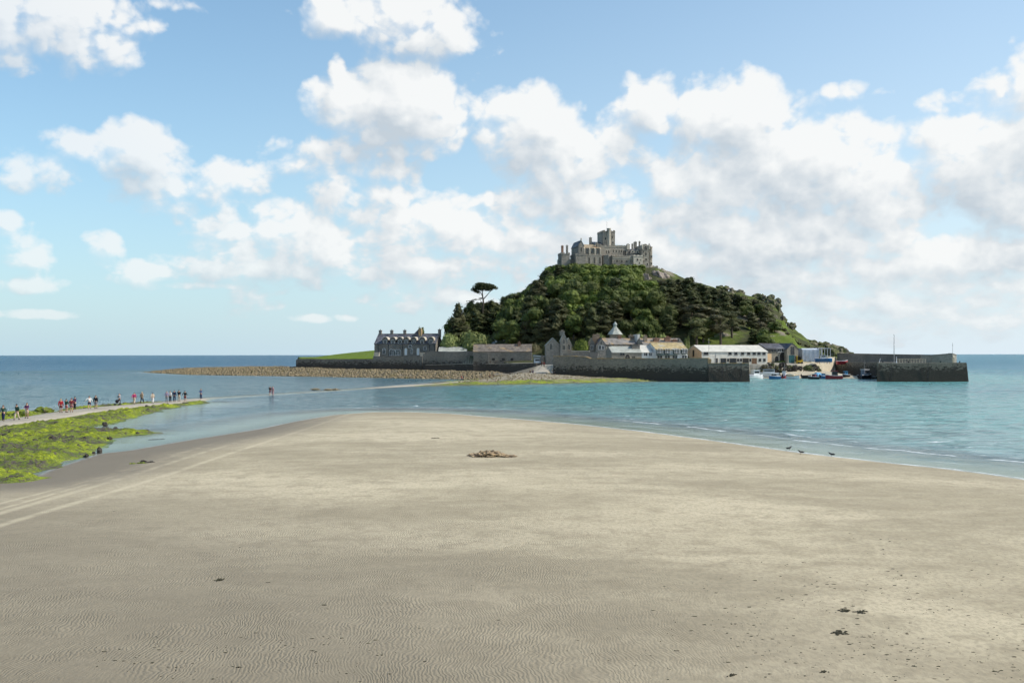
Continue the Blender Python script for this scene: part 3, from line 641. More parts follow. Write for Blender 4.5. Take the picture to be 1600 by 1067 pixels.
# foundations and terraces
blk('plinth_wall', 240, 420, 482, 620, 425, 429, 'granite2')
blk('west_turret', 252, 345, 422, 600, 423, 429, 'granite2', .4)
for x0, x1, zt in ((264, 289, 332), (319, 341, 328)):
    chimney(castle, cx_((x0+x1)/2, 426), 426, cz_(425, 426), cz_(zt, 426), (x1-x0)*.032, 1.0, 'brickc' if x0 < 300 else 'granite2', pots=2)
blk('bastion', 403, 520, 430, 620, 421.5, 430, 'granite2', .45)
blk('lower_wing', 518, 706, 432, 620, 422, 431, 'granite', .4)
for k in (540, 560+62, 683): cwin(k if k != 540 else 561, 462, 530, 20, 422)
# hall with arched windows
w = croof('roof', 497, 706, 423.5, 433, 352, 303, 'orange_roof', 'x', zb=cz_(440, 423))
for k in (540, 602, 664): cwin(k, 372, 418, 27, 423.5, gl='glass')
for k in (510, 571, 633, 694):
    m = MB(); a = cx_(k, 423); m.box(a-.22, a+.22, 422.6, 423.5, cz_(432, 423), cz_(362, 423)); m.prism([(422.6, cz_(362,423)), (423.5, cz_(362,423)), (423.5, cz_(345,423))][::-1], a-.22, a+.22, axis='x'); m.build('buttress', M['pale'], CO, castle)
croof('roof', 443, 500, 422.5, 434, 322, 268, 'slate', 'y', zb=cz_(440, 422), wmat='granite2')
m = MB(); a = cx_(471, 422.5); m.box(a-.18, a+.18, 422.2, 422.9, cz_(275, 422), cz_(250, 422)); m.cyl(a, 422.5, cz_(250, 422), cz_(232, 422), .2, .02, 6); m.build('finial', M['pale'], CO, castle)
cwin(472, 350, 400, 14, 422.5)
chimney(castle, cx_(626, 431), 431, cz_(312, 431), cz_(230, 431), .95, .9, 'granite2', pots=1)
# slate gabled chapel range
croof('roof', 660, 812, 429, 439, 306, 270, 'slate', 'x', zb=cz_(440, 429))
m = MB(); a, b_ = cx_(652, 427), cx_(700, 427); m.prism([(a, cz_(440,427)), (b_, cz_(440,427)), (b_, cz_(320,427)), ((a+b_)/2, cz_(282,427)), (a, cz_(320,427))], 426.5, 430); m.build('gable_wall', M['pale'], CO, castle)
m = MB()
for (x0, z0, x1, z1) in ((690, 296, 760, 385), (660, 282, 690, 315)):
    for k in range(5):
        t = k/5; m.box(cx_(x0+(x1-x0)*t, 425), cx_(x0+(x1-x0)*(t+.2), 425)-.02, 424.2+k*.03, 425.6+k*.03, cz_(440, 425), cz_(z0+(z1-z0)*(t+.1), 425))
m.build('stair_wall', M['granite'], CO, castle)
blk('chapel_wall', 700, 830, 330, 560, 425, 431, 'granite', .4)
for k in (735, 775, 803): cwin(k, 378, 410, 12, 425)
# central tower
t_, a, b_, tz = blk('tower', 762, 896, 160, 480, 428.5, 437.5, 'granite', .45, step=1.1, Yr=428.5)
m = MB(); m.cyl((cx_(805,428)+cx_(848,428))/2, 428.6, cz_(420,428), cz_(124,428), (cx_(848,428)-cx_(805,428))/2, n=8); m.cyl((cx_(805,428)+cx_(848,428))/2, 428.6, cz_(136,428), cz_(122,428), (cx_(848,428)-cx_(805,428))/2+.15, n=8); m.build('stair_turret', M['pale'], CO, castle)
for k, z0, z1 in ((862, 212, 236), (783, 230, 254), (872, 275, 295)): window(castle, cx_(k,428.5), 428.5, cz_(z1,428), .55, cz_(z0,428)-cz_(z1,428), True, 'pale', 'void', bars=False)
m = MB(); m.tube([(cx_(826,430), 432, tz), (cx_(826,430), 432, tz+4.6)], .05); m.build('flagpole', M['pole'], CO, castle)
# church nave
croof('roof', 893, 1042, 427.5, 437, 322, 300, 'lead', 'x', zb=cz_(450, 427))
blk('nave_wall', 828, 1052, 330, 560, 425.8, 430, 'granite', .45)
for k in (862, 895, 928, 955): cwin(k, 368, 398, 12, 425.8)
cwin(992, 373, 426, 34, 425.8, False)
m = MB(); a, b_ = cx_(1015,426), cx_(1045,426); m.prism([(a, cz_(360,426)), (b_, cz_(360,426)), (b_, cz_(318,426)), ((a+b_)/2, cz_(292,426)), (a, cz_(318,426))], 425.4, 427.4); m.build('gable_wall', M['pale'], CO, castle)
# lower front range
m = MB(); m.cyl(cx_(782,422), 424.5, cz_(640,422), cz_(433,422), 2.6, n=8); m.cyl(cx_(782,422), 424.5, cz_(440,422), cz_(428,422), 2.75, n=8); m.build('corner_tower', M['granite2'], CO, castle)
blk('front_range', 822, 1072, 440, 640, 421, 427, 'granite', .4)
m = MB(); m.box(cx_(822,421), cx_(1072,421), 420.85, 421, cz_(462,421), cz_(456,421)); m.build('string_course', M['pale'], CO, castle)
for k in (878, 930, 986): cwin(k, 480, 508, 24, 421, False)
for k in (850, 905, 958, 1035): cwin(k, 486, 502, 8, 421, False)
blk('east_block', 1064, 1172, 430, 640, 420, 428, 'pale', .3)
cwin(1110, 462, 484, 15, 420, False); cwin(1150, 466, 480, 9, 420, False); cwin(1135, 500, 516, 10, 420, False)
# private wing with dormered roof
croof('roof', 1048, 1176, 424, 434, 402, 342, 'slate', 'x', zb=cz_(440, 424), wmat='granite2')
for k in (1075, 1130):
    w_, r_ = MB(), MB(); a = cx_(k, 424); gable(w_, r_, a-.9, a+.9, 423.8, 426.5, cz_(402,424), cz_(376,424), cz_(356,424), 'y', .12, .1)
    d = w_.build('dormer', M['pale'], CO, castle); r_.build('roof', M['slate'], CO, d); window(castle, a, 423.8, cz_(396,424), .7, .8, False, 'pale', 'glass', parent=d)
for zx, zt, ww in ((1063, 296, .7), (1106, 290, .55), (1133, 270, .7), (1147, 266, .7), (1190, 262, .55)):
    chimney(castle, cx_(zx, 430), 430, cz_(370, 430), cz_(zt, 430), ww, .8, 'granite2')
# round gabled end tower
m = MB(); x0, x1 = cx_(1168,421), cx_(1250,421); n = 12
pr = [(x0, cz_(680,421)), (x1, cz_(680,421)), (x1, cz_(345,421))]+[((x0+x1)/2+math.cos(a)*(x1-x0)/2*.92, cz_(345,421)+math.sin(a)*(cz_(290,421)-cz_(345,421))) for a in [PI*k/n for k in range(n+1)]]+[(x0, cz_(345,421))]
m.prism(pr, 421, 431); m.build('gabled_end', M['granite'], CO, castle)
cwin(1212, 332, 362, 30, 421, True); cwin(1214, 395, 425, 16, 421); cwin(1185, 420, 440, 12, 421); cwin(1216, 455, 480, 18, 421, False); cwin(1190, 480, 500, 12, 421, False); cwin(1232, 510, 535, 14, 421, False); cwin(1205, 545, 570, 14, 421, False); cwin(1184, 370, 392, 10, 421)
for k, z in ((1170, 300), (1250, 300)):
    m = MB(); a = cx_(k, 421); m.cyl(a, 421.2, cz_(350,421), cz_(z+12,421), .38, n=8); m.cyl(a, 421.2, cz_(z+12,421), cz_(z-14,421), .42, .03, 8); m.build('pinnacle', M['pale'], CO, castle)
m = MB(); xc = (cx_(1253,422)+cx_(1308,422))/2; r = (cx_(1308,422)-cx_(1253,422))/2
m.cyl(xc, 423.5, cz_(720,422), cz_(330,422), r*1.12, r, 14); m.cyl(xc, 423.5, cz_(330,422), cz_(318,422), r*1.12, r*1.12, 14)
m.build('round_tower', M['granite'], CO, castle)
m = MB(); m.cyl(xc-.2, 423.5, cz_(318,422), cz_(284,422), r*.75, .1, 10); m.cyl(xc-.2, 423.5, cz_(300,422), cz_(276,422), .35, .05, 8); m.build('spire_roof', M['slate'], CO, castle)
for k, z in ((1275, 350), (1292, 425), (1272, 460), (1290, 505), (1270, 560), (1285, 610)):
    window(castle, cx_(k,421.6), 423.5-r*1.04, cz_(z+18,421.6), .5, .85, False, 'pale', 'void', bars=False)
blk('outer_wall', 1308, 1372, 552, 640, 424, 428, 'granite2', .4); blk('outer_wall', 1372, 1398, 562, 640, 424, 427, 'pale')
blk('outer_wall', 1225, 1262, 600, 700, 419.5, 423, 'pale')
# ---------- village along the harbour ----------
def vx(z3): return 560+z3/5.333      # row of the zoomed notes -> photo px
def rz4(zx): return 840+zx/6.154
def rz5(zx): return 1060+zx/6.154
def py6(zy): return 490+zy/6.154
def py5(zy): return 490+zy/5.333
def house(name, label, cat, px0, px1, Y, pb, pe, pr, depth, wall, roof, axis='x', group=None, zb=None):
    x0, x1 = X(px0, Y), X(px1, Y); z0 = zb if zb is not None else Z(pb, Y); ze, zr = Z(pe, Y), Z(pr, Y)
    root = empty(name, ((x0+x1)/2, Y+depth/2, z0), label, cat, group)
    w, r = MB(), MB(); gable(w, r, x0, x1, Y, Y+depth, z0, ze, zr, axis)
    wo = w.build('wall', M[wall], root.location, root); ro = r.build('roof', M[roof], root.location, root)
    rg = MB(); 
    if axis == 'x': rg.box(x0-.1, x1+.1, Y+depth/2-.12, Y+depth/2+.12, zr+.1, zr+.28)
    else: rg.box((x0+x1)/2-.12, (x0+x1)/2+.12, Y-.1, Y+depth+.1, zr+.1, zr+.28)
    rg.build('ridge', M['slate_b'], root.location, ro)
    return root, x0, x1, z0, ze, zr
# -- stone terrace on the left
Y = 372
t, x0, x1, z0, ze, zr = house('terraced_house', 'dark stone terrace with seven dormers and tall chimneys left of the village', 'house', 585, 682, Y, 562, py5(250), py5(170), 11, 'wallst', 'slate', zb=5.8)
for zx, zt in ((165, 134), (262, 134), (372, 134)): chimney(t, X(vx(zx), Y+5.5), Y+5.5, zr-1.2, Z(py5(zt), Y+5.5), 1.0, .9, 'wallst', pots=1)
chimney(t, X(vx(664), Y+5.5), Y+5.5, zr-1.2, Z(py5(130), Y+5.5), 1.0, .9, 'wallst', pots=1)
m = MB(); a, b_ = X(vx(492), Y+4), X(vx(515), Y+4); m.box(a, b_, Y+4, Y+6, zr-1.6, Z(py5(135), Y)); m.prism([(a, Z(py5(135), Y)), (b_, Z(py5(135), Y)), (b_-.2, Z(py5(120), Y)), (a+.2, Z(py5(124), Y))], Y+4, Y+6); m.build('chimney', M['cap'], t.location, t)
m = MB(); m.prism([(X(vx(420),Y+5), zr-1.5), (X(vx(500),Y+5), zr-1.5), (X(vx(497),Y+5), Z(py5(126),Y+5))], Y+4.2, Y+5.8); m.build('parapet_gable', M['slate'], t.location, t)
for zx in (225, 290, 350, 403, 465, 537, 609):
    a = X(vx(zx), Y); w_, r_ = MB(), MB(); hw = 1.25
    w_.box(a-hw*.8, a+hw*.8, Y-.02, Y+3.4, ze-.4, Z(py5(222), Y))
    n = 7; pr_ = [(a+math.cos(PI*k/n)*hw, Z(py5(222),Y)+math.sin(PI*k/n)*1.35) for k in range(n+1)]
    w_.prism([(a+math.cos(PI*k/n)*hw*.8, Z(py5(222),Y)+math.sin(PI*k/n)*1.1) for k in range(n+1)], Y+.1, Y+3.4)
    for k in range(n):
        q0, q1 = pr_[k], pr_[k+1]; i0 = (a+(q0[0]-a)*.82, Z(py5(222),Y)+(q0[1]-Z(py5(222),Y))*.82); i1 = (a+(q1[0]-a)*.82, Z(py5(222),Y)+(q1[1]-Z(py5(222),Y))*.82)
        r_.prism([i0, q0, q1, i1], Y-.2, Y+3.6)
    d = w_.build('dormer', M['wallst'], t.location, t); r_.build('roof', M['pale'], t.location, d)
    window(t, a, Y-.02, ze-.1, .95, 1.35, False, 'frame', 'glass', parent=d)
for zx, z1_, z2_, ww in ((215, 302, 332, 1.0), (275, 312, 345, 1.3), (297, 312, 345, 1.1), (325, 312, 345, 1.1), (343, 312, 345, 1.1), (450, 300, 330, .6)):
    window(t, X(vx(zx),Y), Y, Z(py5(z2_),Y), ww, Z(py5(z1_),Y)-Z(py5(z2_),Y), True)
for zx in (400, 503): door(t, X(vx(zx),Y), Y, Z(py5(345),Y), .95, 2.0, 'whitep', True)
for zx in (165, 255, 370, 600, 640): 
    m = MB(); m.box(X(vx(zx),Y)-.06, X(vx(zx),Y)+.06, Y-.12, Y, z0, ze); m.build('drainpipe', M['blackp'], t.location, t)
window(t, X(vx(560),Y), Y, Z(py5(300),Y), .9, 1.2); window(t, X(vx(435),Y), Y, Z(py5(285),Y), .9, 1.1)
# -- sea walls on the left
def wallrun(name, label, pts, thick, mat, cap=None, cat='wall', capz=.22, batter=.0):
    """pts: (x, y, zbottom, ztop) along the face"""
    root = empty(name, (pts[0][0], pts[0][1], pts[0][2]), label, cat); m = MB(); c = MB()
    for (ax, ay, ab, at_), (bx, by, bb, bt) in zip(pts[:-1], pts[1:]):
        d = Vector((bx-ax, by-ay)); d.normalize(); nx, ny = -d.y*thick, d.x*thick; fx, fy = d.y*batter, -d.x*batter
        m.add([(ax+fx,ay+fy,ab),(bx+fx,by+fy,bb),(bx+nx,by+ny,bb),(ax+nx,ay+ny,ab),(ax,ay,at_),(bx,by,bt),(bx+nx,by+ny,bt),(ax+nx,ay+ny,at_)],
              [(3,2,1,0),(4,5,6,7),(0,1,5,4),(1,2,6,5),(2,3,7,6),(3,0,4,7)])
        ox, oy = d.y*.08, -d.x*.08
        c.add([(ax+ox,ay+oy,at_+.003),(bx+ox,by+oy,bt+.003),(bx+nx-ox,by+ny-oy,bt+.003),(ax+nx-ox,ay+ny-oy,at_+.003),(ax+ox,ay+oy,at_+capz),(bx+ox,by+oy,bt+capz),(bx+nx-ox,by+ny-oy,bt+capz),(ax+nx-ox,ay+ny-oy,at_+capz)],
              [(3,2,1,0),(4,5,6,7),(0,1,5,4),(1,2,6,5),(2,3,7,6),(3,0,4,7)])
    m.build('wall', M[mat], root.location, root)
    if cap: c.build('coping', M[cap], root.location, root)
    return root
def P3(px, py_t, Y, zb): return (X(px, Y), Y, zb, Z(py_t, Y))
wallrun('retaining_wall', 'dark curved retaining wall below the green lawn left of the terrace', [P3(462.5,562.5,385.5,1.8), P3(470,561.2,384,2), P3(500,561.4,381,2.2), P3(540,561.6,377,2.4), P3(583,561.6,372.5,2.5)], 1.2, 'high_wall', 'wallst')
wallrun('sea_wall', 'dark stone wall below the terrace with a pale gate pillar at its left end', [P3(583,557,366,2.2), P3(630,557.4,362,2.4), P3(660,557.4,358,2.4)], 1.0, 'high_wall', 'wallst')
m = MB(); a = X(588.5,366.4); m.box(a-.9, a+.9, 366, 367.6, 5.5, Z(551.5,366)); m.box(a-1.05, a+1.05, 365.85, 367.75, Z(551.5,366), Z(550.3,366))
o = m.build('gate_pillar', M['pale'], (a, 366.8, 5.5)); tag(o, 'squat pale gate pillar at the left corner of the terrace wall', 'pillar')
m = MB(); a = X(659,358); m.box(a-.7, a+.7, 359.1, 360.5, 5.5, Z(552,358)); m.box(a-.8, a+.8, 359, 360.6, Z(552,358), Z(551,358))
o = m.build('gate_pillar', M['pale'], (a, 359.8, 5.5)); tag(o, 'squat pale gate pillar right of the terrace doors where the wall steps up', 'pillar')
wallrun('sea_wall', 'tall grey stone wall stepping up beneath the pale shed roof', [P3(660.5,554.3,357,2.2), P3(671,549.5,355,2.2), P3(688,550.0,352.5,2.2), P3(706,550.2,350,2.3), P3(739,549.8,346,2.4)], 1.2, 'high_wall', 'wallst')
r = wallrun('quay_ledge', 'long low ledge with a pale top running along the foot of the tall wall', [P3(665,570.5,353,1.5), P3(728,568.6,343,1.6), P3(790,568.4,330,1.8), P3(838,567.5,318,2.0)], 1.6, 'high_wall', 'pale', 'ledge', .12)
# -- pale-roofed shed
r_, *_ = house('shed', 'low shed with a pale grey green roof between terrace and long barn', 'shed', 685, 729, 355, 556, 550.8, 542.3, 9, 'wallst', 'slate_p', zb=4.4)
# -- long low building built into the sea wall
Y = 336
bb, x0, x1, z0, ze, zr = house('barn', 'long grey stone barn with brown lichened roof left of the harbour entrance', 'barn', 739.5, 831, Y, 572, py5(318), py5(258), 10, 'high_wall', 'slate_b', zb=2.0)
for zx in (1125, 1207, 1280): window(bb, X(vx(zx),Y), Y, Z(py5(390),Y), .95, .8, False, 'wallst', 'void', bars=False)
chimney(bb, X(vx(1340),Y+4), Y+4, zr-1.3, Z(py5(235),Y+4), 1.0, .9, 'brickc')
m = MB(); m.box(X(vx(1085),Y)-.25, X(vx(1085),Y)+.25, Y-.3, Y, 2.2, ze-.3); m.build('pilaster', M['high_wall'], bb.location, bb)
m = MB(); xw = X(831,Y); m.prism([(Y+.05, ze-.05), (Y+9.95, ze-.05), (Y+5, zr-.05)][::-1], xw+.003, xw+.1, axis='x'); m.box(xw+.003, xw+.1, Y+.05, Y+9.95, 4.4, ze-.08); m.build('gable_slab', M['cream'], bb.location, bb)  # cream slab over the right gable, its sunlit brightness put into the colour
c2, x0, x1, z0, ze, zr = house('cottage', 'cottage showing only its roof and three pale chimneys behind the barn', 'cottage', 768, 806, 358, 560, py5(262), py5(238), 9, 'cream', 'slate_p', zb=4.4)
for zx in (1147, 1215): chimney(c2, X(vx(zx),361), 361, zr-1, Z(py5(215),361), .8, .8, 'cream')
chimney(c2, X(vx(1272),361), 361, zr-1, Z(py5(216),361), 1.5, .8, 'slate_y', pots=2)
# entrance gateway between the walls
wallrun('low_wall', 'short low pale wall beside the harbour gateway', [(X(833,325),325,4.0,Z(556,325)),(X(848,320),320,4.0,Z(557.5,320))], .8, 'tan', 'cream')
g = MB(); g.box(X(845.5,319), X(848.8,319), 318.5, 319.8, 3.9, Z(555,319)); o = g.build('gate_pillar', M['wallst'], (X(847,319), 319, 3.9)); tag(o, 'dark gate pillar on the left of the harbour gateway', 'pillar')
# -- harbour wall right of the entrance
wallrun('harbour_wall', 'long dark harbour wall with orange lichen on its coping, rising from the beach', [P3(864.5,557.4,294,.2), P3(890,556.8,291,.0), P3(915,558.3,289,-.3), P3(923,560.9,288.5,-.5), P3(1000,560.9,283,-.8), P3(1050,561.2,280,-1.2), P3(1107,560.6,275.5,-1.5)], 1.3, 'sea_wall', 'cap', batter=.35)
m = MB(); a0, a1 = X(1107,274.5), X(1170.3,274.5); zt = Z(568.4,274.5)
m.add([(a0,274.2,-1.5),(a1+.25,274.2,-1.5),(a1+.2,284,-1.5),(a0,284,-1.5),(a0,274.7,zt),(a1,274.7,zt),(a1,284,zt),(a0,284,zt)], [(3,2,1,0),(4,5,6,7),(0,1,5,4),(1,2,6,5),(2,3,7,6),(3,0,4,7)])
pr1 = empty('pier', ((a0+a1)/2, 279, -1.5), 'dark stone pier head with a lower deck left of the boats', 'pier'); m.build('wall', M['pier'], pr1.location, pr1)
m = MB(); m.box(a0, a1+.05, 274.6, 275.4, zt+.003, zt+.16); m.box(a0-.02, a0+1.0, 275.5, 284, zt+.003, Z(561,280)); m.build('coping', M['cap'], pr1.location, pr1)
# -- tiered garden walls behind
wallrun('garden_wall', 'grey garden wall tier behind the left end of the harbour wall', [P3(880,553.2,300,3.9), P3(905,551.6,300,3.9), P3(934,551.6,299,3.9)], .8, 'wallst', 'wallst')
wallrun('garden_wall', 'pale topped low wall in front of the bushes right of the gothic lodge', [P3(893,549,312,4.0), P3(921,549,311,4.0)], .5, 'tan', 'pale')
# -- gothic lodge with three gables
Y = 318
lg = empty('lodge', (X(873,Y), Y+5, 4.2), 'grey stone gothic lodge with three steep gables beside the gateway', 'lodge')
w, r = MB(), MB()
gable(w, r, X(rz4(80),Y), X(rz4(215),Y), Y+1, Y+10, 4.2, Z(py6(305),Y), Z(py6(235),Y), 'y', .2)
gable(w, r, X(rz4(218),Y), X(rz4(286),Y), Y-.5, Y+5, 4.2, Z(py6(262),Y), Z(py6(185),Y), 'y', .12)
gable(w, r, X(rz4(270),Y), X(rz4(330),Y), Y+1.5, Y+9, 4.2, Z(py6(300),Y), Z(py6(236),Y), 'y', .2)
wo = w.build('wall', M['granite2'], lg.location, lg); ro = r.build('roof', M['slate_p'], lg.location, lg)
chimney(lg, X(rz4(237),Y), Y+1.0, Z(py6(215),Y), Z(py6(164),Y), 1.5, .9, 'granite2', pots=2)
window(lg, X(rz4(130),Y), Y+1, Z(py6(345),Y), .9, 1.4, True, 'pale', 'glass'); window(lg, X(rz4(252),Y), Y-.5, Z(py6(290),Y), .6, 1.1, True, 'pale', 'glass'); window(lg, X(rz4(252),Y), Y-.5, Z(py6(350),Y), .9, 1.4, False, 'pale', 'glass')
window(lg, X(rz4(303),Y), Y+1.5, Z(py6(345),Y), .8, 1.3, True, 'pale', 'glass'); door(lg, X(rz4(170),Y), Y+1, 4.3, 1.0, 2.1, 'wood')
# -- gabled pair and the long slate house
Y = 322
k1, x0, x1, z0, ze, zr = house('cottage', 'gabled stone cottage with a mossy roof at the left of the main row', 'cottage', rz4(492), rz4(560), Y, 560, py6(310), py6(238), 9, 'wallst', 'orange_roof', 'y', zb=4.3)
chimney(k1, X(rz4(545),Y+3), Y+3, ze, Z(py6(205),Y+3), 1.2, .9, 'chim', pots=2); window(k1, X(rz4(526),Y), Y, Z(py6(345),Y), .8, 1.2)
k2, x0, x1, z0, ze, zr = house('cottage', 'steep grey gabled cottage front joined to the long slate roofed house', 'cottage', rz4(562), rz4(662), Y-3, 560, py6(310), py6(240), 12, 'granite2', 'slate', 'y', zb=4.3)
window(k2, X(rz4(600),Y-3), Y-3, Z(py6(345),Y-3), .8, 1.2); window(k2, X(rz4(628),Y-3), Y-3, Z(py6(345),Y-3), .7, 1.1); window(k2, X(rz4(612),Y-3), Y-3, Z(py6(300),Y-3), .6, .9, True, 'pale')
lh, x0, x1, z0, ze, zr = house('long_house', 'long house with grey slate roof and rusty orange ridge below the dovecote', 'house', rz4(664), rz4(1008), 325, 560, py6(297), py6(240), 9, 'tan', 'slate_o', 'x', zb=4.3)
for zx, zt, mt in ((645, 196, 'chim'), (858, 210, 'brickc'), (965, 205, 'chim'), (985, 212, 'chim')): chimney(lh, X(rz4(zx),329), 329.5, zr-1.2, Z(py6(zt),329), 1.1, .9, mt)
for k in range(6): window(lh, X(rz4(700+k*52),325), 325, ze-1.15, .8, .8)
m = MB(); a = X(rz4(1030),326); m.box(a-.5, a+.3, 325.5, 331, ze-1, Z(py6(200),326)); m.build('chimney', M['cream'], lh.location, lh)
# dovecote
Y = 334; dv = empty('dovecote', (X(rz4(745),Y), Y, 5), 'pale pyramid roofed lantern turret with a pointed cupola rising over the roofs', 'turret')
a = X(rz4(745),Y); m = MB(); m.box(a-1.7, a+1.7, Y-1.7, Y+1.7, 5, Z(py6(203),Y)); m.build('wall', M['tan'], dv.location, dv)
def pyr(m, a, Y, hw, z0, z1, hw2=0.05, n=4, rot=PI/4):
    V = [(a+hw*1.414*math.cos(rot+2*PI*k/n), Y+hw*1.414*math.sin(rot+2*PI*k/n), z0) for k in range(n)]+[(a+hw2*1.414*math.cos(rot+2*PI*k/n), Y+hw2*1.414*math.sin(rot+2*PI*k/n), z1) for k in range(n)]
    m.add(V, [(k, (k+1) % n, (k+1) % n+n, k+n) for k in range(n)]+[tuple(range(n-1, -1, -1)), tuple(range(n, 2*n))])
m = MB(); pyr(m, a, Y, 1.95, Z(py6(203),Y), Z(py6(130),Y), .42, 8, PI/8); m.build('roof', M['slate_p'], dv.location, dv)
m = MB(); pyr(m, a, Y, .42, Z(py6(130),Y), Z(py6(108),Y), .42, 8, PI/8); pyr(m, a, Y, .6, Z(py6(108),Y), Z(py6(75),Y), .02, 8, PI/8); m.build('cupola', M['lead'], dv.location, dv)
# -- front row facing the harbour wall
Y = 300
f1, x0, x1, z0, ze, zr = house('cottage', 'low tan stone building with a pale grey green roof behind the harbour wall', 'cottage', rz4(655), rz4(946), Y, 564, py6(376), py6(318), 8, 'tan', 'slate_p', zb=4.2)
window(f1, X(rz4(757),Y), Y, Z(py6(402),Y), 1.3, .75, False, 'wallst', 'glass'); window(f1, X(rz4(808),Y), Y, Z(py6(436),Y), 1.5, .6, True, 'pale', 'void'); window(f1, X(rz4(868),Y), Y, Z(py6(430),Y), .8, .6, False, 'tan', 'void')
m = MB(); a = X(rz4(898),Y+2.5); m.box(a-1.2, a+1.2, Y+2, Y+4, zr-1, zr+.35); m.box(a-1.3, a+1.3, Y+1.9, Y+4.1, zr+.35, zr+.5); m.build('vent', M['wallst'], f1.location, f1)
chimney(f1, X(rz4(655),Y+4), Y+4, ze, zr+.9, .7, .7, 'wallst')
f2, x0, x1, z0, ze, zr = house('cottage', 'small whitewashed cottage with a cream slate roof between stone building and the row', 'cottage', rz4(948), rz4(1056), Y, 564, py6(376), py6(306), 9, 'white', 'slate_w', zb=4.2)
window(f2, X(rz4(985),Y), Y, Z(py6(408),Y), 1.0, 1.0); window(f2, X(rz4(1032),Y), Y, Z(py6(408),Y), .8, 1.0); door(f2, X(rz4(965),Y), Y, 4.3, .9, 2.0, 'blackp')
m = MB(); a0, a1 = X(rz4(1057),Y), X(rz4(1096),Y); m.box(a0, a1, Y, Y+5, 4.2, Z(py6(378),Y)); m.build('side_wall', M['white'], f2.location, f2)
f3, x0, x1, z0, ze, zr = house('cottage', 'white cottage row with bay windows, green trim and a yellow lichened roof', 'cottage', rz4(1099), rz4(1416), Y, 564, py6(347), py6(284), 9.5, 'white', 'slate_y', zb=4.2)
for zx in (1135, 1210, 1300, 1380):
    a = X(rz4(zx),Y); m = MB(); m.box(a-.85, a+.85, Y-.7, Y, Z(py6(390),Y), Z(py6(348),Y)); bw = m.build('bay_window', M['frame_g'], f3.location, f3)
    window(f3, a-.42, Y-.7, Z(py6(384),Y), .6, 1.35, False, 'frame', 'glass', parent=bw, name='window_frame', sill=False); window(f3, a+.42, Y-.7, Z(py6(384),Y), .6, 1.35, False, 'frame', 'glass', parent=bw, name='window_frame', sill=False)
    m = MB(); m.prism([(Y-.95, Z(py6(350),Y)), (Y+2.5, Z(py6(350),Y)), (Y+2.5, Z(py6(318),Y)), (Y+2.3, Z(py6(318),Y))][::-1], a-1.0, a+1.0, axis='x'); m.build('roof', M['slate_p' if zx > 1250 else 'slate_y'], f3.location, bw)
m = MB(); m.box(X(rz4(1105),Y), X(rz4(1300),Y), Y-1.2, Y, Z(py6(404),Y), Z(py6(398),Y)); m.build('porch_roof', M['frame_g'], f3.location, f3)
for zx in (1180, 1250, 1330): door(f3, X(rz4(zx),Y), Y, 4.3, .9, 1.75, 'blackp')
for zx in (1140, 1215, 1290, 1385): window(f3, X(rz4(zx),Y), Y, Z(py6(432),Y), 1.5, .9, False, 'frame', 'glass')
f4, x0, x1, z0, ze, zr = house('terraced_house', 'stone terrace behind the white cottages with a grey and rust roof and stout chimneys', 'house', rz4(1045), rz4(1440), 318, 562, py6(300), py6(240), 10, 'tan', 'slate_o', zb=4.3)
for zx, zt, ww in ((1072, 212, 1.0), (1180, 236, 1.8), (1290, 222, 1.8), (1362, 248, 1.6)): chimney(f4, X(rz4(zx),320.5), 320.5, ze-.3, Z(py6(zt),320.5), ww, 1.1, 'brickc' if zx != 1072 else 'chim', pots=2)
m = MB(); m.prism([(X(rz4(1385),317), 4.3), (X(rz4(1445),317), 4.3), (X(rz4(1445),317), Z(py6(305),317)), (X(rz4(1395),317), Z(py6(238),317)), (X(rz4(1385),317), Z(py6(245),317))], 316.6, 317.9); m.build('gable_wall', M['wallst'], f4.location, f4)
# -- long white building
Y = 331
s1, x0, x1, z0, ze, zr = house('quayside_building', 'long cream two storey building with a pale roof and a peach gable behind the pier', 'building', rz5(165), rz5(830), Y, 568.5, py6(371), py6(308), 13, 'cream', 'slate_w', zb=4.2)
m = MB(); m.prism([(Y+.02, z0), (Y+12.98, z0), (Y+12.98, ze-.1), (Y+6.5, zr-.12), (Y+.02, ze-.1)][::-1], x0-.09, x0-.003, axis='x'); m.build('gable_slab', M['peach'], s1.location, s1)  # thin slab in one peach colour over the left gable
window(s1, x0-.09, Y+6.5, Z(py6(412),Y), 1.1, 2.0, False, 'wood', 'void', face='x')
for zx in (207, 447, 507, 575, 637, 693, 742, 793): window(s1, X(rz5(zx),Y), Y, Z(py6(398),Y), 1.0 if zx > 300 else 1.5, .95, False, 'wallst', 'glass', bars=False)
for zx in (430, 527, 560, 655, 752, 797): window(s1, X(rz5(zx),Y), Y, Z(py6(462),Y), .8, .9, False, 'wallst', 'glass', bars=False)
for zx, ww, mt in ((380, 2.0, 'glass'), (478, 2.4, 'glass'), (605, 2.2, 'void'), (693, 1.8, 'wood'), (312, .8, 'blackp')): door(s1, X(rz5(zx),Y), Y, 4.35, ww, Z(py6(432),Y)-4.35, mt)
m = MB(); m.box(X(rz5(305),Y)-.05, X(rz5(305),Y)+.05, Y-.1, Y, z0, ze); m.build('drainpipe', M['metal'], s1.location, s1)
m = MB(); m.tube([(X(rz5(293),Y-3), Y-3, 4.3), (X(rz5(293),Y-3), Y-3, Z(py6(240),Y))], .06); o = m.build('lamp_pole', M['pole'], (X(rz5(293),Y-3), Y-3, 4.3)); tag(o, 'thin pole standing in front of the long cream building', 'pole')
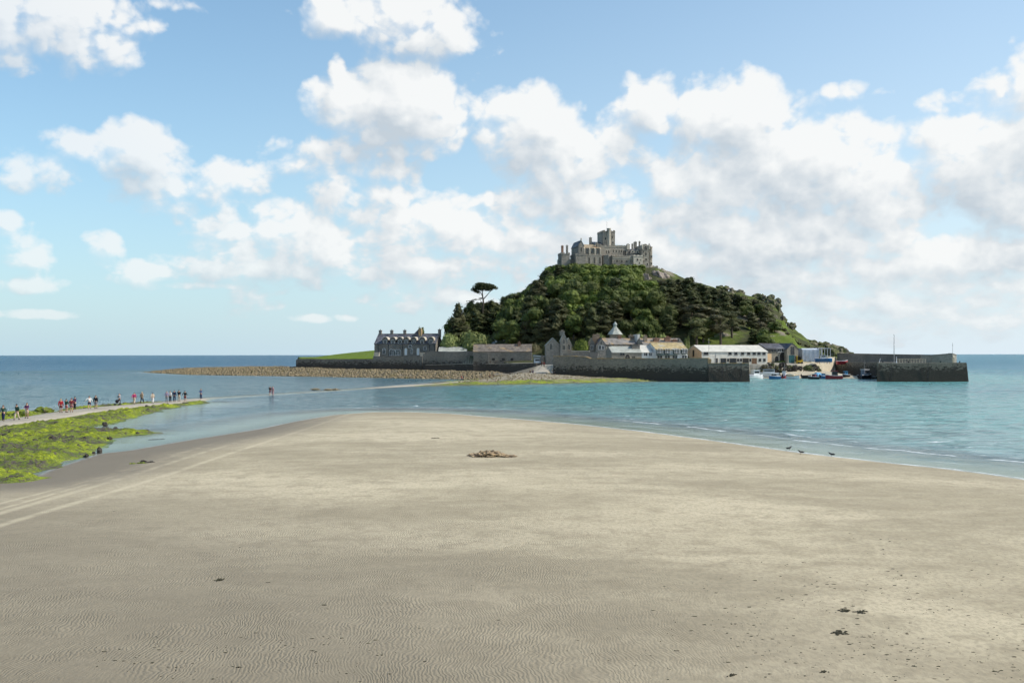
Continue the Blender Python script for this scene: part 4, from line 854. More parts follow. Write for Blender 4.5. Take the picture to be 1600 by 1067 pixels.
# -- boathouse
b1, x0, x1, z0, ze, zr = house('boathouse', 'stone boathouse with a dark slate roof and arched doorways right of the cream building', 'boathouse', rz5(832), rz5(1035), Y+2, 568.5, py6(345), py6(292), 11, 'tan', 'slate', zb=4.2)
w, r = MB(), MB(); gx0, gx1 = X(rz5(1030),Y), X(rz5(1147),Y); gable(w, r, gx0, gx1, Y, Y+14, 4.2, Z(py6(345),Y), Z(py6(290),Y), 'y', .25)
gw = w.build('gabled_front', M['tan'], b1.location, b1); r.build('roof', M['slate'], b1.location, gw)
m = MB(); m.box(X(rz5(836),Y), X(rz5(900),Y), Y+1.9, Y+2.02, 4.3, Z(py6(388),Y)); m.build('timber_panel', M['peach'], b1.location, b1)
for zx in (850, 883, 922, 963, 1006): window(b1, X(rz5(zx),Y+2), Y+2, Z(py6(370),Y+2), 1.5, 1.15, False, 'frame' if zx > 940 else 'wallst', 'glass')
door(b1, X(rz5(937),Y+2), Y+2, 4.3, 1.3, 1.9, 'void', True)
w, r = MB(), MB(); 
door(b1, X(rz5(1002),Y+2), Y+2, 4.3, 2.3, 2.6, 'void', True); door(b1, X(rz5(1078),Y), Y, 4.3, 2.2, 3.0, 'teal'); door(b1, X(rz5(1126),Y), Y, 4.3, .8, 2.7, 'blackp')
window(b1, X(rz5(1089),Y), Y, Z(py6(396),Y), 1.2, 2.6, False, 'wallst', 'glass')
# hedge wall line behind the cream building
wallrun('garden_wall', 'low dark hedge topped wall running behind the long cream building', [P3(1078,538.3,352,4.3), P3(1130,538.0,352,4.3), P3(1196,539.6,352,4.3)], .8, 'wallst', 'wallst')
# -- sheeted shed
Y = 336; sh = empty('storage_tent', (X(1275,Y), Y+4, 4.3), 'silver grey sheeted boat shed with a white metal frame on the slipway', 'shed')
x0, x1 = X(rz5(1195),Y), X(rz5(1350),Y); m = MB(); zt = Z(py6(336),Y)
m.prism([(Y, 4.3), (Y+8, 4.3), (Y+8, zt-.5), (Y+6, zt), (Y+2, zt), (Y, zt-.5)][::-1], x0, x1, axis='x'); m.build('sheeting', M['tarp'], sh.location, sh)
m = MB(); xe = X(rz5(1462),Y)
for k in range(5):
    a = x0+(x1-x0)*k/4; m.box(a-.04, a+.04, Y-.09, Y-.003, 4.3, zt-.5)
for k in range(5):
    a = x1+(xe-x1)*k/4; m.box(a-.06, a+.06, Y, Y+.12, 4.3, zt); m.box(a-.05, a+.05, Y+.12, Y+7.92, zt-.12, zt-.02)
for z_ in (4.6, 5.7, 6.8, zt-.1): m.box(x1, xe, Y-.06, Y-.003, z_, z_+.1); m.box(x1, xe, Y+7.93, Y+7.99, z_, z_+.1)
m.build('frame', M['whitep'], sh.location, sh)
m = MB()
for k in range(4):
    a = x1+(xe-x1)*k/4; m.box(a+.15, a+(xe-x1)/4-.15, Y+8.05, Y+8.15, 4.9, zt)
m.box(x1, xe, Y+3, Y+8.0, zt+.02, zt+.1); m.build('panel', M['tarp'], sh.location, sh)
# digger
Y = 334; dg = empty('forklift', (X(rz5(1166),Y), Y, 4.35), 'small yellow forklift parked between boathouse and sheeted shed', 'forklift'); a = dg.location.x
m = MB(); m.box(a-.8, a+.9, Y-.6, Y+.6, 4.75, 5.5); m.box(a+.4, a+.95, Y-.55, Y+.55, 5.5, 5.8); m.build('body', M['yellowp'], dg.location, dg)
m = MB(); m.box(a-.55, a-.45, Y-.5, Y+.5, 5.5, 6.7); m.box(a+.35, a+.45, Y-.5, Y+.5, 5.8, 6.7); m.box(a-.6, a+.5, Y-.55, Y+.55, 6.7, 6.8); m.build('cab', M['blackp'], dg.location, dg)
m = MB(); m.box(a-1.0, a-.85, Y-.45, Y-.3, 4.4, 7.2); m.box(a-1.0, a-.85, Y+.3, Y+.45, 4.4, 7.2); m.box(a-1.9, a-1.0, Y-.4, Y-.3, 4.5, 4.58); m.box(a-1.9, a-1.0, Y+.3, Y+.4, 4.5, 4.58); m.build('mast', M['yellowp'], dg.location, dg)
for ax, ay in ((-.5, -.6), (.6, -.6), (-.5, .6), (.6, .6)):
    m = MB(); m.prism([(a+ax+.35*math.cos(2*PI*k/12), 4.7+.35*math.sin(2*PI*k/12)) for k in range(12)], Y+ay-.12, Y+ay+.12); m.build('wheel', M['blackp'], dg.location, dg)
# -- right-hand pier and its far parapet
Y = 273.5; zt = Z(568.2,Y); a0, a1 = X(1371,Y), X(1510.5,Y)
p2 = empty('pier', ((a0+a1)/2, 285, -1.5), 'broad dark stone pier head on the right carrying a pole and a pale railing', 'pier')
m = MB(); XL = 113.2; m.add([(a0-.3,Y-.2,-1.5),(a1+.6,Y-.2,-1.5),(a1+.6,308,-1.5),(XL-.3,308,-1.5),(a0,Y,zt),(a1,Y,zt),(a1,308,zt),(XL,308,zt)], [(3,2,1,0),(4,5,6,7),(0,1,5,4),(1,2,6,5),(2,3,7,6),(3,0,4,7)])
m.build('wall', M['pier'], p2.location, p2)
m = MB(); m.box(a0+.1, a1-.1, Y+.02, Y+.8, zt+.003, zt+.14); m.build('coping', M['sea_wall'], p2.location, p2)
m = MB(); x2, x3 = X(1309,345), X(1371,303); m.add([(XL-.3,308.01,-1),(a1,308.01,-1),(X(1350,360),360,-1),(XL-.3,356,-1),(XL,308.01,zt),(a1,308.01,zt),(X(1350,360),360,4.75),(XL,356,4.75)], [(3,2,1,0),(4,5,6,7),(0,1,5,4),(1,2,6,5),(2,3,7,6),(3,0,4,7)]); m.build('quay_arm', M['pier'], p2.location, p2)
m = MB(); m.add([(XL+.4,355,4.772),(XL+.4,302,zt+.02),(XL+9,302,zt+.02),(XL+9,355,4.772)], [(0,1,2,3)]); m.build('quay_deck', M['pale'], p2.location, p2)
wallrun('parapet', 'long grey parapet wall on the far quay reaching the horizon', [P3(1308,553.4,352,4.2), P3(1350,554.2,337,4.2), P3(1400,555.2,320,4.3), P3(1439,555.9,309,4.4)], 1.2, 'wallst', 'wallst', batter=.1)
wallrun('parapet', 'higher stepped stone parapet at the seaward end of the right pier', [P3(1439.5,556.0,301,4.5), P3(1456,556.3,299.5,4.5), P3(1488,553.8,298,4.5), P3(1494.5,556,301,4.5)], 1.2, 'granite2', 'wallst', batter=.1)
m = MB(); xr0, xr1 = X(1401,285), X(1446,285)
for z_ in (1.05, .6): m.box(xr0, xr1, 284.96, 285.04, zt+z_, zt+z_+.08)
for k in range(11): a = xr0+(xr1-xr0)*k/10; m.box(a-.05, a+.05, 284.95, 285.05, zt, zt+1.15)
o = m.build('railing', M['creamp'], ((xr0+xr1)/2, 285, zt)); tag(o, 'pale railing along the deck of the right pier', 'railing')
def pole(name, px, pt, Y, zb, r, label, cat, mat='pole', arms=0):
    m = MB(); x = X(px, Y); m.tube([(x, Y, zb), (x, Y, Z(pt, Y))], [r, r*.6], 8); m.cyl(x, Y, zb, zb+.3, r*2.2, r*1.6, 8)
    if arms: m.tube([(x-arms, Y, Z(pt,Y)-.8), (x+arms, Y, Z(pt,Y)-.8)], r*.5, 5)
    o = m.build(name, M[mat], (x, Y, zb)); tag(o, label, cat)
pole('flagpole', 1397, 523, 285, zt, .12, 'tallest grey pole standing on the right pier', 'pole')
pole('post', 1400.7, 558, 284, zt, .1, 'short white post beside the tall pole on the right pier', 'post', 'whitep')
pole('light_pole', 1488.5, 536.5, 296, zt, .06, 'thin pole at the seaward end of the right pier', 'pole', arms=.35)
m = MB(); x = X(1373.5,276); m.tube([(x, 276, zt), (x+.35, 276, zt+1.3)], .05, 5); o = m.build('mooring_post', M['whitep'], (x, 276, zt)); tag(o, 'leaning pale mooring post at the left corner of the right pier', 'post')
m = MB(); x = X(1489.5,277); m.box(x-.2, x+.2, 276.8, 277.2, zt, zt+1.6); m.cyl(x, 277, zt+1.6, zt+2.0, .3, .1, 8); o = m.build('pier_lamp', M['creamp'], (x, 277, zt)); tag(o, 'small pale harbour light near the right end of the right pier', 'lamp')
# rough revetment block
m = MB(); x0, x1 = X(1170.5,300), X(1187,333); m.box(X(1171,336), X(1187,336), 336, 342, 2.2, Z(568.8,336)); o = m.build('wall', M['tan'], (X(1179,336), 338, 2.2)); o.name = 'stone_wall'; tag(o, 'square tan stone wall block behind the left boats', 'wall')

# the houses and the castle stand turned a little towards the afternoon sun
def turn(roots, pivot, deg, stretch=True):
    a = math.radians(deg); c, s = math.cos(a), math.sin(a)
    for r in roots:
        dx, dy = r.location.x-pivot[0], r.location.y-pivot[1]
        if stretch: dx /= c
        r.location.x = pivot[0]+dx*c-dy*s; r.location.y = pivot[1]+dx*s+dy*c; r.rotation_euler.z = a
        if stretch: r.scale.x = 1/c
turn([castle], (CO.x, CO.y), 12)
turn([t], (X(586.5,372), 372), -9)
turn([s1, b1], (X(1160,336), 337), 13)
turn([f3], (f3.location.x, f3.location.y), 12)
turn([f4, lh, f1, f2], (X(1000,312), 312), 8)

def ladder(root, x, y, z0, z1):
    m = MB(); m.box(x-.22, x-.17, y-.12, y-.06, z0, z1); m.box(x+.17, x+.22, y-.12, y-.06, z0, z1)
    k = z0+.2
    while k < z1: m.box(x-.17, x+.17, y-.11, y-.07, k, k+.04); k += .3
    m.build('ladder', M['blackp'], root.location, root)
ladder(pr1, X(1128,274), 274.3, -.5, Z(567.5,274)); ladder(pr1, X(1158,274), 274.3, -.5, Z(567.5,274))
ladder(p2, X(1392,273), 273.3, -.5, zt+.2); ladder(p2, X(1450,273), 273.3, -.5, zt+.2)
for px_ in (1380, 1420, 1470, 1500):
    m = MB(); a = X(px_, 275); m.cyl(a, 275.2, zt+.14, zt+.55, .16, .2, 8); m.build('bollard', M['blackp'], p2.location, p2)
# ---------- vegetation ----------
def leaf_mat(name, c1, c2, c3):
    m, n, b = bsdf(name); P = n.pos(); r = n.rnd()
    k = n.noise(P, .9, 3, .6); c = n.mix(n.ramp(k, .35, .68), c1, c2)
    c = n.mix(n.ramp(n.math('FRACT', n.math('MULTIPLY', r, 7.31)), .3, 1, 0, .75, smooth=False), c, c3)
    q = n.ramp(r, 0, 1, .72, 1.25, smooth=False); c = n.mix(1.0, c, n.comb(q, q, q), 'MULTIPLY')
    n.put(b.inputs['Base Color'], c); b.inputs['Roughness'].default_value = .65; b.inputs['Specular IOR Level'].default_value = .2
    tl = n.n.new('ShaderNodeBsdfTranslucent'); n.put(tl.inputs[0], c); ms = n.n.new('ShaderNodeMixShader'); ms.inputs[0].default_value = .22
    n.l.new(b.outputs[0], ms.inputs[1]); n.l.new(tl.outputs[0], ms.inputs[2]); n.l.new(ms.outputs[0], n.n['Material Output'].inputs[0]); return m
LM = {'bright': leaf_mat('bright_leaves', (.068,.10,.018,1), (.18,.225,.042,1), (.125,.15,.042,1)),
      'mid': leaf_mat('mid_green_leaves', (.05,.073,.018,1), (.125,.155,.036,1), (.095,.105,.034,1)),
      'pine': leaf_mat('dark_pine_needles', (.036,.046,.017,1), (.095,.105,.036,1), (.085,.08,.04,1)),
      'olive': leaf_mat('olive_scrub_leaves', (.06,.068,.026,1), (.14,.145,.06,1), (.10,.085,.05,1)),
      'rust': leaf_mat('rust_tinted_leaves', (.20,.12,.04,1), (.30,.20,.06,1), (.22,.12,.04,1)),
      'lightshrub': leaf_mat('pale_green_shrub_leaves', (.12,.15,.045,1), (.30,.33,.12,1), (.20,.24,.08,1))}
m_bark = pmat('grey_brown_bark', (.10,.08,.06), .95, .3, 3, bump=.8)
def leafcloud(lobes, n, size, seed, flat=0.0, core=.78, up=.25):
    """leaf-sized faces spread over and just inside a set of lobes, and a ragged inner mass"""
    rg = np.random.default_rng(seed); V, Fc = [], []
    area = np.array([r[0]*r[1]+r[0]*r[2]+r[1]*r[2] for c, r in lobes]); pr = area/area.sum()
    idx = rg.choice(len(lobes), n, p=pr)
    C = np.array([c for c, r in lobes])[idx]; R = np.array([r for c, r in lobes])[idx]
    d = rg.normal(size=(n, 3)); d[:, 2] += up; d /= np.linalg.norm(d, axis=1)[:, None]
    rad = 1-.30*rg.random(n)**1.6+.10*rg.random(n)
    # clumps: pull leaves towards bumps so the surface breaks up
    bump = np.sin(d[:, 0]*7+C[:, 0]*3)*np.sin(d[:, 1]*7+C[:, 1]*2)*np.sin(d[:, 2]*6+1)*.16
    P = C+d*R*(rad+bump)[:, None]
    nrm = d+rg.normal(size=(n, 3))*.55; nrm /= np.linalg.norm(nrm, axis=1)[:, None]
    t = np.cross(nrm, rg.normal(size=(n, 3))); t /= np.linalg.norm(t, axis=1)[:, None]; b = np.cross(nrm, t)
    s = size*(.55+.75*rg.random(n))[:, None]; fl = np.array([1, 1, 1-flat])
    q = [P+(t*s*.62)*fl, P+(b*s*.5+t*s*.1)*fl, P-(t*s*.62)*fl, P-(b*s*.5-t*s*.1)*fl]
    V = np.stack(q, 1).reshape(-1, 3).tolist(); Fc = [(4*i, 4*i+1, 4*i+2, 4*i+3) for i in range(n)]
    m = MB(); m.v = [tuple(v) for v in V]; m.f = Fc; m.m = [0]*n
    if core:
        for k, (c, r) in enumerate(lobes): m.ball(c, (r[0]*core, r[1]*core, r[2]*core), seed+k, .28, 1.9, 9, 6)
    return m
def make_tree(kind, seed, h, rad):
    """returns crown mesh and trunk mesh, base at origin"""
    rg = random.Random(seed); lobes = []; tr = MB()
    if kind == 'broad':
        n = 11
        for k in range(n):
            a = rg.random()*2*PI; q = rg.random()**.6; zz = h*(.36+.50*rg.random()); rr = rad*(.36+.20*rg.random())
            lim = rad*.72*math.sqrt(max(0, 1-((zz/h-.52)/.5)**2)); lobes.append(((math.cos(a)*q*lim, math.sin(a)*q*lim, zz), (rr, rr, rr*.78)))
        lobes.append(((0, 0, h*.60), (rad*.62, rad*.62, h*.30))); nl, sz, fl = 1500, .40, 0
        top = h*.5
    elif kind == 'pine':
        n = 12
        for k in range(n):
            t = k/(n-1); zz = h*(.22+.70*t); w_ = rad*(1-.55*t**2.2); a = k*2.4+rg.random(); q = w_*.42*rg.random()**.5
            rr = max(w_*(.50+.15*rg.random()), rad*.16); lobes.append(((math.cos(a)*q, math.sin(a)*q, zz), (rr*1.1, rr*1.1, h*.10)))
        nl, sz, fl = 1500, .42, .45; top = h*.9
    elif kind == 'tall':
        for k in range(10):
            t = rg.random(); zz = h*(.45+.45*t); a = rg.random()*2*PI; w_ = rad*(.8-.4*abs(t-.4)); rr = rad*(.3+.2*rg.random())
            lobes.append(((math.cos(a)*w_*.6, math.sin(a)*w_*.6, zz), (rr*1.15, rr*1.15, rr*.5)))
        nl, sz, fl = 1300, .40, .3; top = h*.8
    else:  # shrub dome
        for k in range(7):
            a = rg.random()*2*PI; q = rad*.55*rg.random()**.5; rr = rad*(.38+.2*rg.random()); lobes.append(((math.cos(a)*q, math.sin(a)*q, h*(.35+.25*rg.random())), (rr, rr, h*.36)))
        lobes.append(((0, 0, h*.42), (rad*.75, rad*.75, h*.45))); nl, sz, fl = 1100, .26, 0; top = h*.4
    cr = leafcloud(lobes, nl, sz, seed, fl, .80 if kind != 'pine' else .72)
    r0 = .035*h if kind != 'shrub' else .04*h
    tr.tube([(0, 0, -1.0), (0.1, 0, h*.2), (.2*rg.random(), .1, top)], [r0*1.2, r0, r0*.35], 7)
    for k in range(4):
        a = k*1.6+rg.random(); z0 = top*(.35+.14*k); tr.tube([(0.1, 0, z0), (math.cos(a)*rad*.35, math.sin(a)*rad*.35, z0+h*.12), (math.cos(a)*rad*.6, math.sin(a)*rad*.6, z0+h*.2)], [r0*.5, r0*.3, r0*.1], 5)
    return cr, tr
PROTO = {}
def proto(kind, mat, var):
    key = (kind, mat, var)
    if key not in PROTO:
        h, rad = {'broad': (10, 5.2), 'pine': (12, 4.6), 'tall': (12, 4.6), 'shrub': (3.2, 2.8)}[kind]
        cr, tr = make_tree(kind, hash((kind, var)) % 1000 if False else {'broad': 11, 'pine': 37, 'tall': 71, 'shrub': 101}[kind]+var*7, h, rad)
        nm = {'broad': 'leafy_tree', 'pine': 'pine_tree', 'tall': 'pine_tree', 'shrub': 'bush'}[kind]
        a = cr.build('crown', LM[mat]); b = tr.build('trunk', m_bark); PROTO[key] = (nm, a.data, b.data, h, rad)
        bpy.data.objects.remove(a); bpy.data.objects.remove(b)
    return PROTO[key]
def plant(kind, mat, var, x, y, z, h, rad, label, cat, group=None, rot=0):
    nm, cm, tm, h0, r0 = proto(kind, mat, var)
    root = bpy.data.objects.new(nm, None); COL.objects.link(root); root.empty_display_size = .5
    root.location = (x, y, z); root.rotation_euler = (0, 0, rot); root.scale = (rad/r0, rad/r0, h/h0)
    tag(root, label, cat, group)
    for n_, me in (('crown', cm), ('trunk', tm)):
        o = bpy.data.objects.new(n_, me); COL.objects.link(o); o.parent = root
    return root
def hz1(x, y): return float(height(np.array([x]), np.array([y]))[0])
SIL = [(688,545),(695,528),(701,498),(712,478),(735,470),(762,471),(772,463),(800,456),(815,449),(822,440),(835,433),(842,418),(862,409),(880,409),(900,411),(930,412),(960,411),(985,411),(1000,416),(1012,428),(1022,437),(1040,433),(1056,437),(1066,431),(1085,428),(1100,439),(1120,447),(1150,457),(1180,465),(1207,474),(1214,498),(1235,513),(1250,531),(1272,538),(1305,549)]
sxs = [p[0] for p in SIL]; sys_ = [p[1] for p in SIL]
def species(px, py, rg):
    """what grows where, as in the photograph; px, py of the crown"""
    r = rg.random()
    if px < 790 and py > 468: return ('pine', 'pine', 0) if r < .75 else ('broad', 'mid', 0)
    if px < 890 and py < 440: return ('pine', 'pine', 1) if r < .6 else ('broad', 'mid', 1)
    if px < 850 and py > 455: return ('broad', 'mid', 1) if r < .55 else ('pine', 'pine', 1)
    if px > 1150 and py > 495: return ('broad', 'mid', 7) if r < .5 else ('pine', 'pine', 7) if r < .7 else ('shrub', 'olive', 5)
    if px > 1195: return ('shrub', 'olive', 6) if r < .6 else ('broad', 'mid', 6)
    if px > 1120 and py < 500: return ('shrub', 'olive', 5) if r < .45 else ('pine', 'pine', 5) if r < .8 else ('broad', 'mid', 5)
    if px > 1025 and py < 478: return ('pine', 'pine', 4) if r < .85 else ('broad', 'mid', 4)
    if px > 1060: return ('tall', 'olive', 7) if r < .35 else ('pine', 'pine', 7) if r < .65 else ('broad', 'mid', 7)
    if 895 < px < 965 and py > 485: return ('pine', 'pine', 3) if r < .8 else ('broad', 'mid', 3)
    if py < 452: return ('broad', 'bright', 2) if r < .78 else ('broad', 'mid', 2)
    if py < 485: return ('broad', 'bright', 8) if r < .4 else ('broad', 'mid', 8) if r < .8 else ('pine', 'pine', 8)
    if px < 960: return ('broad', 'mid', 9) if r < .45 else ('pine', 'pine', 9)
    return ('broad', 'bright', 10) if r < .3 else ('broad', 'mid', 10) if r < .9 else ('pine', 'pine', 10)
ZONE = {0: 'at the left foot of the hill', 1: 'on the left slope of the hill', 2: 'high on the slope just below the castle', 3: 'on the lower slope right above the gothic lodge', 4: 'on the upper right shoulder beside the castle',
        5: 'along the stony right ridge', 6: 'among the rocks at the far right end of the hill', 7: 'on the lower right slope behind the cream building', 8: 'halfway up the slope under the castle', 9: 'on the lower left slope behind the lodge', 10: 'on the lower middle slope behind the cottages'}
KN = {('broad','bright'): ('bright green leafy tree', 'tree'), ('broad','mid'): ('mid green leafy tree', 'tree'), ('pine','pine'): ('dark layered pine tree', 'tree'), ('tall','olive'): ('brownish open crowned tree', 'tree'), ('shrub','olive'): ('low olive green bush', 'bush')}
rg = random.Random(5); placed = []; cand = []
for k in range(22000):
    cand.append((rg.uniform(X(690, 380), X(1310, 400)), rg.uniform(343, 440)))
xa = np.array([c[0] for c in cand]); ya = np.array([c[1] for c in cand]); za = height(xa, ya)
ntree = 0
for (x, y), z in zip(cand, za):
    px = 800+x*F/y
    if px < 700+(380-y)*.0: continue
    if y > 415.5 and 864 < px < 1032: continue
    if y < 352 and not (1085 < px < 1190): 
        if px < 1085 and y < 345: continue
    if px > 1195 and y < 366: continue
    if px < 790 and y < 372: continue
    if px < 850 and y < 352: continue
    if px < 880 and y < 343: continue
    if y > 436: continue
    right = px > 1125 and y > 385 or px > 1190
    sp_ = 2.9 if right else 4.7+1.3*(y < 400)
    if any((x-a)**2+(y-b)**2 < ((sp_+c)/2)**2*1.0 for a, b, c in placed): continue
    sil = np.interp([px-12, px, px+12], sxs, sys_).max() if not right else np.interp([px-7, px, px+9], sxs, sys_).max()-1.0
    ztop = Z(sil, y); pyc = HZ-(z+6-CH)*F/y
    kind, mat, zone = species(px, pyc, rg)
    hh = {'broad': rg.uniform(8, 12), 'pine': rg.uniform(9, 14), 'tall': rg.uniform(9, 12), 'shrub': rg.uniform(2.0, 3.4)}[kind]
    if 864 < px < 1032 and y > 395: hh = min(hh, 7.5)
    if px > 1150 and kind != 'shrub': hh *= .55 if pyc < 490 else .66
    hm = ztop-z
    if hm < 1.0: continue
    if hm < hh:
        hh = hm
        if hh < 4.2: kind, mat = 'shrub', ('olive' if px > 1030 else 'mid'); hh = min(hh, 3.4)
    if (kind, mat) == ('shrub', 'mid'): mat = 'olive'
    rad = {'broad': hh*.52, 'pine': hh*.46, 'tall': hh*.42, 'shrub': min(hh*.95, 3.0)}[kind]
    if kind != 'shrub': rad = max(rad, 3.1)
    # shown through a clearing? the grassy patches by the castle and on the lower right stay open
    if (1022 < px < 1062 and 428 < pyc < 452 and rg.random() < .75) or (px > 1200 and py5 and pyc > 533 and rg.random() < .3): continue
    lab, cat = KN[(kind, mat)]
    plant(kind, mat, rg.randrange(3), x, y, z-.35, hh, rad, lab+' '+ZONE[zone], cat, {'pine': 'dark pines on the hill', 'broad': 'leafy trees on the hill', 'tall': 'open crowned trees on the hill', 'shrub': 'bushes on the hill'}[kind], rg.random()*6.28)
    placed.append((x, y, sp_)); ntree += 1
    if ntree >= 560: break
print('trees', ntree)
# single trees that stand out
def one(kind, mat, var, px, py_top, py_base, Y, wpx, label, cat, z=None):
    z = Z(py_base, Y) if z is None else z; plant(kind, mat, var, X(px, Y), Y, z, Z(py_top, Y)-z, wpx/2*Y/F*(1.2 if kind == 'shrub' else 1), label, cat, None, px)
one('shrub', 'lightshrub', 0, 704, 518, 545, 362, 34, 'smaller pale green domed bush right of the terrace gable', 'bush', 5.0)
one('shrub', 'lightshrub', 1, 741, 513.5, 545, 362, 56, 'large pale green domed bush above the shed roof', 'bush', 5.0)
one('shrub', 'olive', 2, 778, 515, 545, 370, 44, 'dark flat topped bush between the large pale bush and the pines', 'bush', 5.0)
one('shrub', 'mid', 1, 802, 526, 548, 367, 16, 'small round green bush behind the three pale chimneys', 'bush', 5.0)
one('broad', 'mid', 1, 658, 510.5, 545, 384, 12, 'small green tree top showing behind the terrace roof', 'tree', 6.0)
one('shrub', 'bright', 2, 906, 526, 553, 322, 24, 'fresh green bush between lodge and gabled cottage', 'bush', 4.4)
one('shrub', 'lightshrub', 2, 940, 516, 545, 342, 22, 'pale green bush left of the dovecote', 'bush', 4.4)
one('shrub', 'lightshrub', 0, 974, 519, 545, 340, 13, 'yellowish bush right of the dovecote', 'bush', 4.4)
one('shrub', 'lightshrub', 2, 999, 514, 545, 341, 20, 'round pale green bush above the long slate roof', 'bush', 4.4)
one('shrub', 'mid', 0, 1020, 512.5, 545, 343, 22, 'round dark green bush above the terrace chimneys', 'bush', 4.4)
one('shrub', 'lightshrub', 1, 1037, 518, 545, 342, 20, 'yellow flowering bush behind the terrace roof', 'bush', 4.4)
one('shrub', 'lightshrub', 0, 1072, 524, 545, 340, 12, 'small yellow green bush at the right gable of the terrace', 'bush', 4.4)
one('shrub', 'rust', 0, 873, 487, 502, 352, 15, 'rust orange tinted treetop among the dark pines above the lodge', 'tree', Z(500,352)-1)
one('pine', 'pine', 2, 926, 480, 545, 346, 52, 'broad dark grey green pine above the gabled cottages', 'tree', 4.4)
one('broad', 'bright', 0, 824, 462, 520, 372, 40, 'large tree with a sunlit pale green crown on the left slope', 'tree', 13)
one('broad', 'mid', 2, 800, 472, 540, 366, 46, 'large mid green tree leaning out of the dark pines left of the lodge', 'tree', 6.5)
one('pine', 'pine', 0, 716, 473, 548, 376, 50, 'dark pine forming the left edge of the wood', 'tree', 5)
one('pine', 'pine', 1, 738, 471, 548, 386, 54, 'dark pine under the umbrella shaped pine', 'tree', 5)
one('pine', 'pine', 2, 764, 470, 548, 388, 56, 'dark pine right of the umbrella shaped pine', 'tree', 5)
one('pine', 'pine', 0, 870, 490, 548, 348, 50, 'dark pine directly behind the gothic lodge', 'tree', 4.4)
one('pine', 'pine', 1, 822, 497, 550, 352, 46, 'dark pine behind the right end of the barn roof', 'tree', 4.4)
one('pine', 'pine', 2, 845, 500, 552, 349, 46, 'dark pine above the gateway between barn and lodge', 'tree', 4.4)
one('broad', 'mid', 0, 800, 505, 552, 360, 34, 'mid green tree rising behind the middle of the barn', 'tree', 4.4)
one('shrub', 'olive', 1, 836, 534, 552, 344, 20, 'dark bush filling the gap right of the barn gable', 'bush', 4.4)
one('shrub', 'olive', 0, 857, 532, 552, 340, 18, 'dark bush against the left side of the lodge', 'bush', 4.4)
r0_ = random.Random(44)
for k in range(15):
    px = 864+k*9.6+r0_.uniform(-3, 3); Yk = 415.5-r0_.uniform(0, 2.5) if px < 1008 else 413; zk = hz1(X(px, Yk), Yk); tp_ = Z(r0_.uniform(409.5, 414.5)+max(0, (px-1000)*.35)+max(0, 872-px)*.1, Yk)
    plant('broad', 'bright' if r0_.random() < .7 else 'mid', r0_.randrange(3), X(px, Yk), Yk, zk-.3, max(3.5, tp_-zk), 3.4, 'leafy tree in the row against the foot of the castle walls', 'tree', 'trees at the castle foot', px)
# umbrella pine
Y = 385; up = empty('umbrella_pine', (X(755,Y), Y, 14), 'tall umbrella shaped pine standing clear of the wood against the sky', 'tree')
def z2(zx, zy, dy=0): return (X(680+zx/5.333, Y), Y+dy, Z(400+zy/5.333, Y))
t = MB(); t.tube([z2(395, 560), z2(398, 440), z2(402, 380), z2(395, 330), z2(392, 290, .4), z2(400, 262, .5)], [.5, .36, .3, .24, .16, .08], 8)
t.tube([z2(402, 360), z2(430, 330, -.5), z2(462, 295, -.9), z2(478, 268, -1)], [.22, .17, .12, .05], 6)
t.tube([z2(396, 335), z2(375, 300, .6), z2(345, 275, 1)], [.16, .12, .05], 6); t.tube([z2(400, 400), z2(372, 362, .4), z2(330, 362, .8), z2(300, 372, .9)], [.2, .15, .1, .05], 6)
t.tube([z2(400, 395), z2(430, 392, .3), z2(460, 382, .5)], [.15, .1, .05], 6); t.tube([z2(398, 440), z2(370, 400), z2(355, 385)], [.15, .1, .04], 5)
t.build('trunk', m_bark, up.location, up)
lb = []
for zx, zy, rx, rz_ in ((400, 244, 52, 13), (355, 262, 42, 13), (330, 285, 26, 10), (450, 250, 46, 12), (490, 264, 30, 10), (395, 272, 52, 12), (440, 275, 40, 10), (350, 300, 20, 8), (375, 235, 34, 9)):
    for dy in (-2.2, 0, 2.2):
        c = z2(zx+dy*4, zy, dy); lb.append((c, (rx/5.333*Y/F*.88, rx/5.333*Y/F*.8, rz_/5.333*Y/F*1.5)))
for zx, zy, rx, rz_ in ((300, 376, 22, 7), (330, 362, 18, 6), (378, 352, 20, 6), (462, 380, 30, 8), (430, 400, 18, 7), (265, 375, 5, 6)):
    lb.append((z2(zx, zy, .6), (rx/5.333*Y/F, rx/5.333*Y/F*.8, rz_/5.333*Y/F)))
leafcloud(lb, 5200, .34, 9, .2, .45).build('crown', LM['pine'], up.location, up)
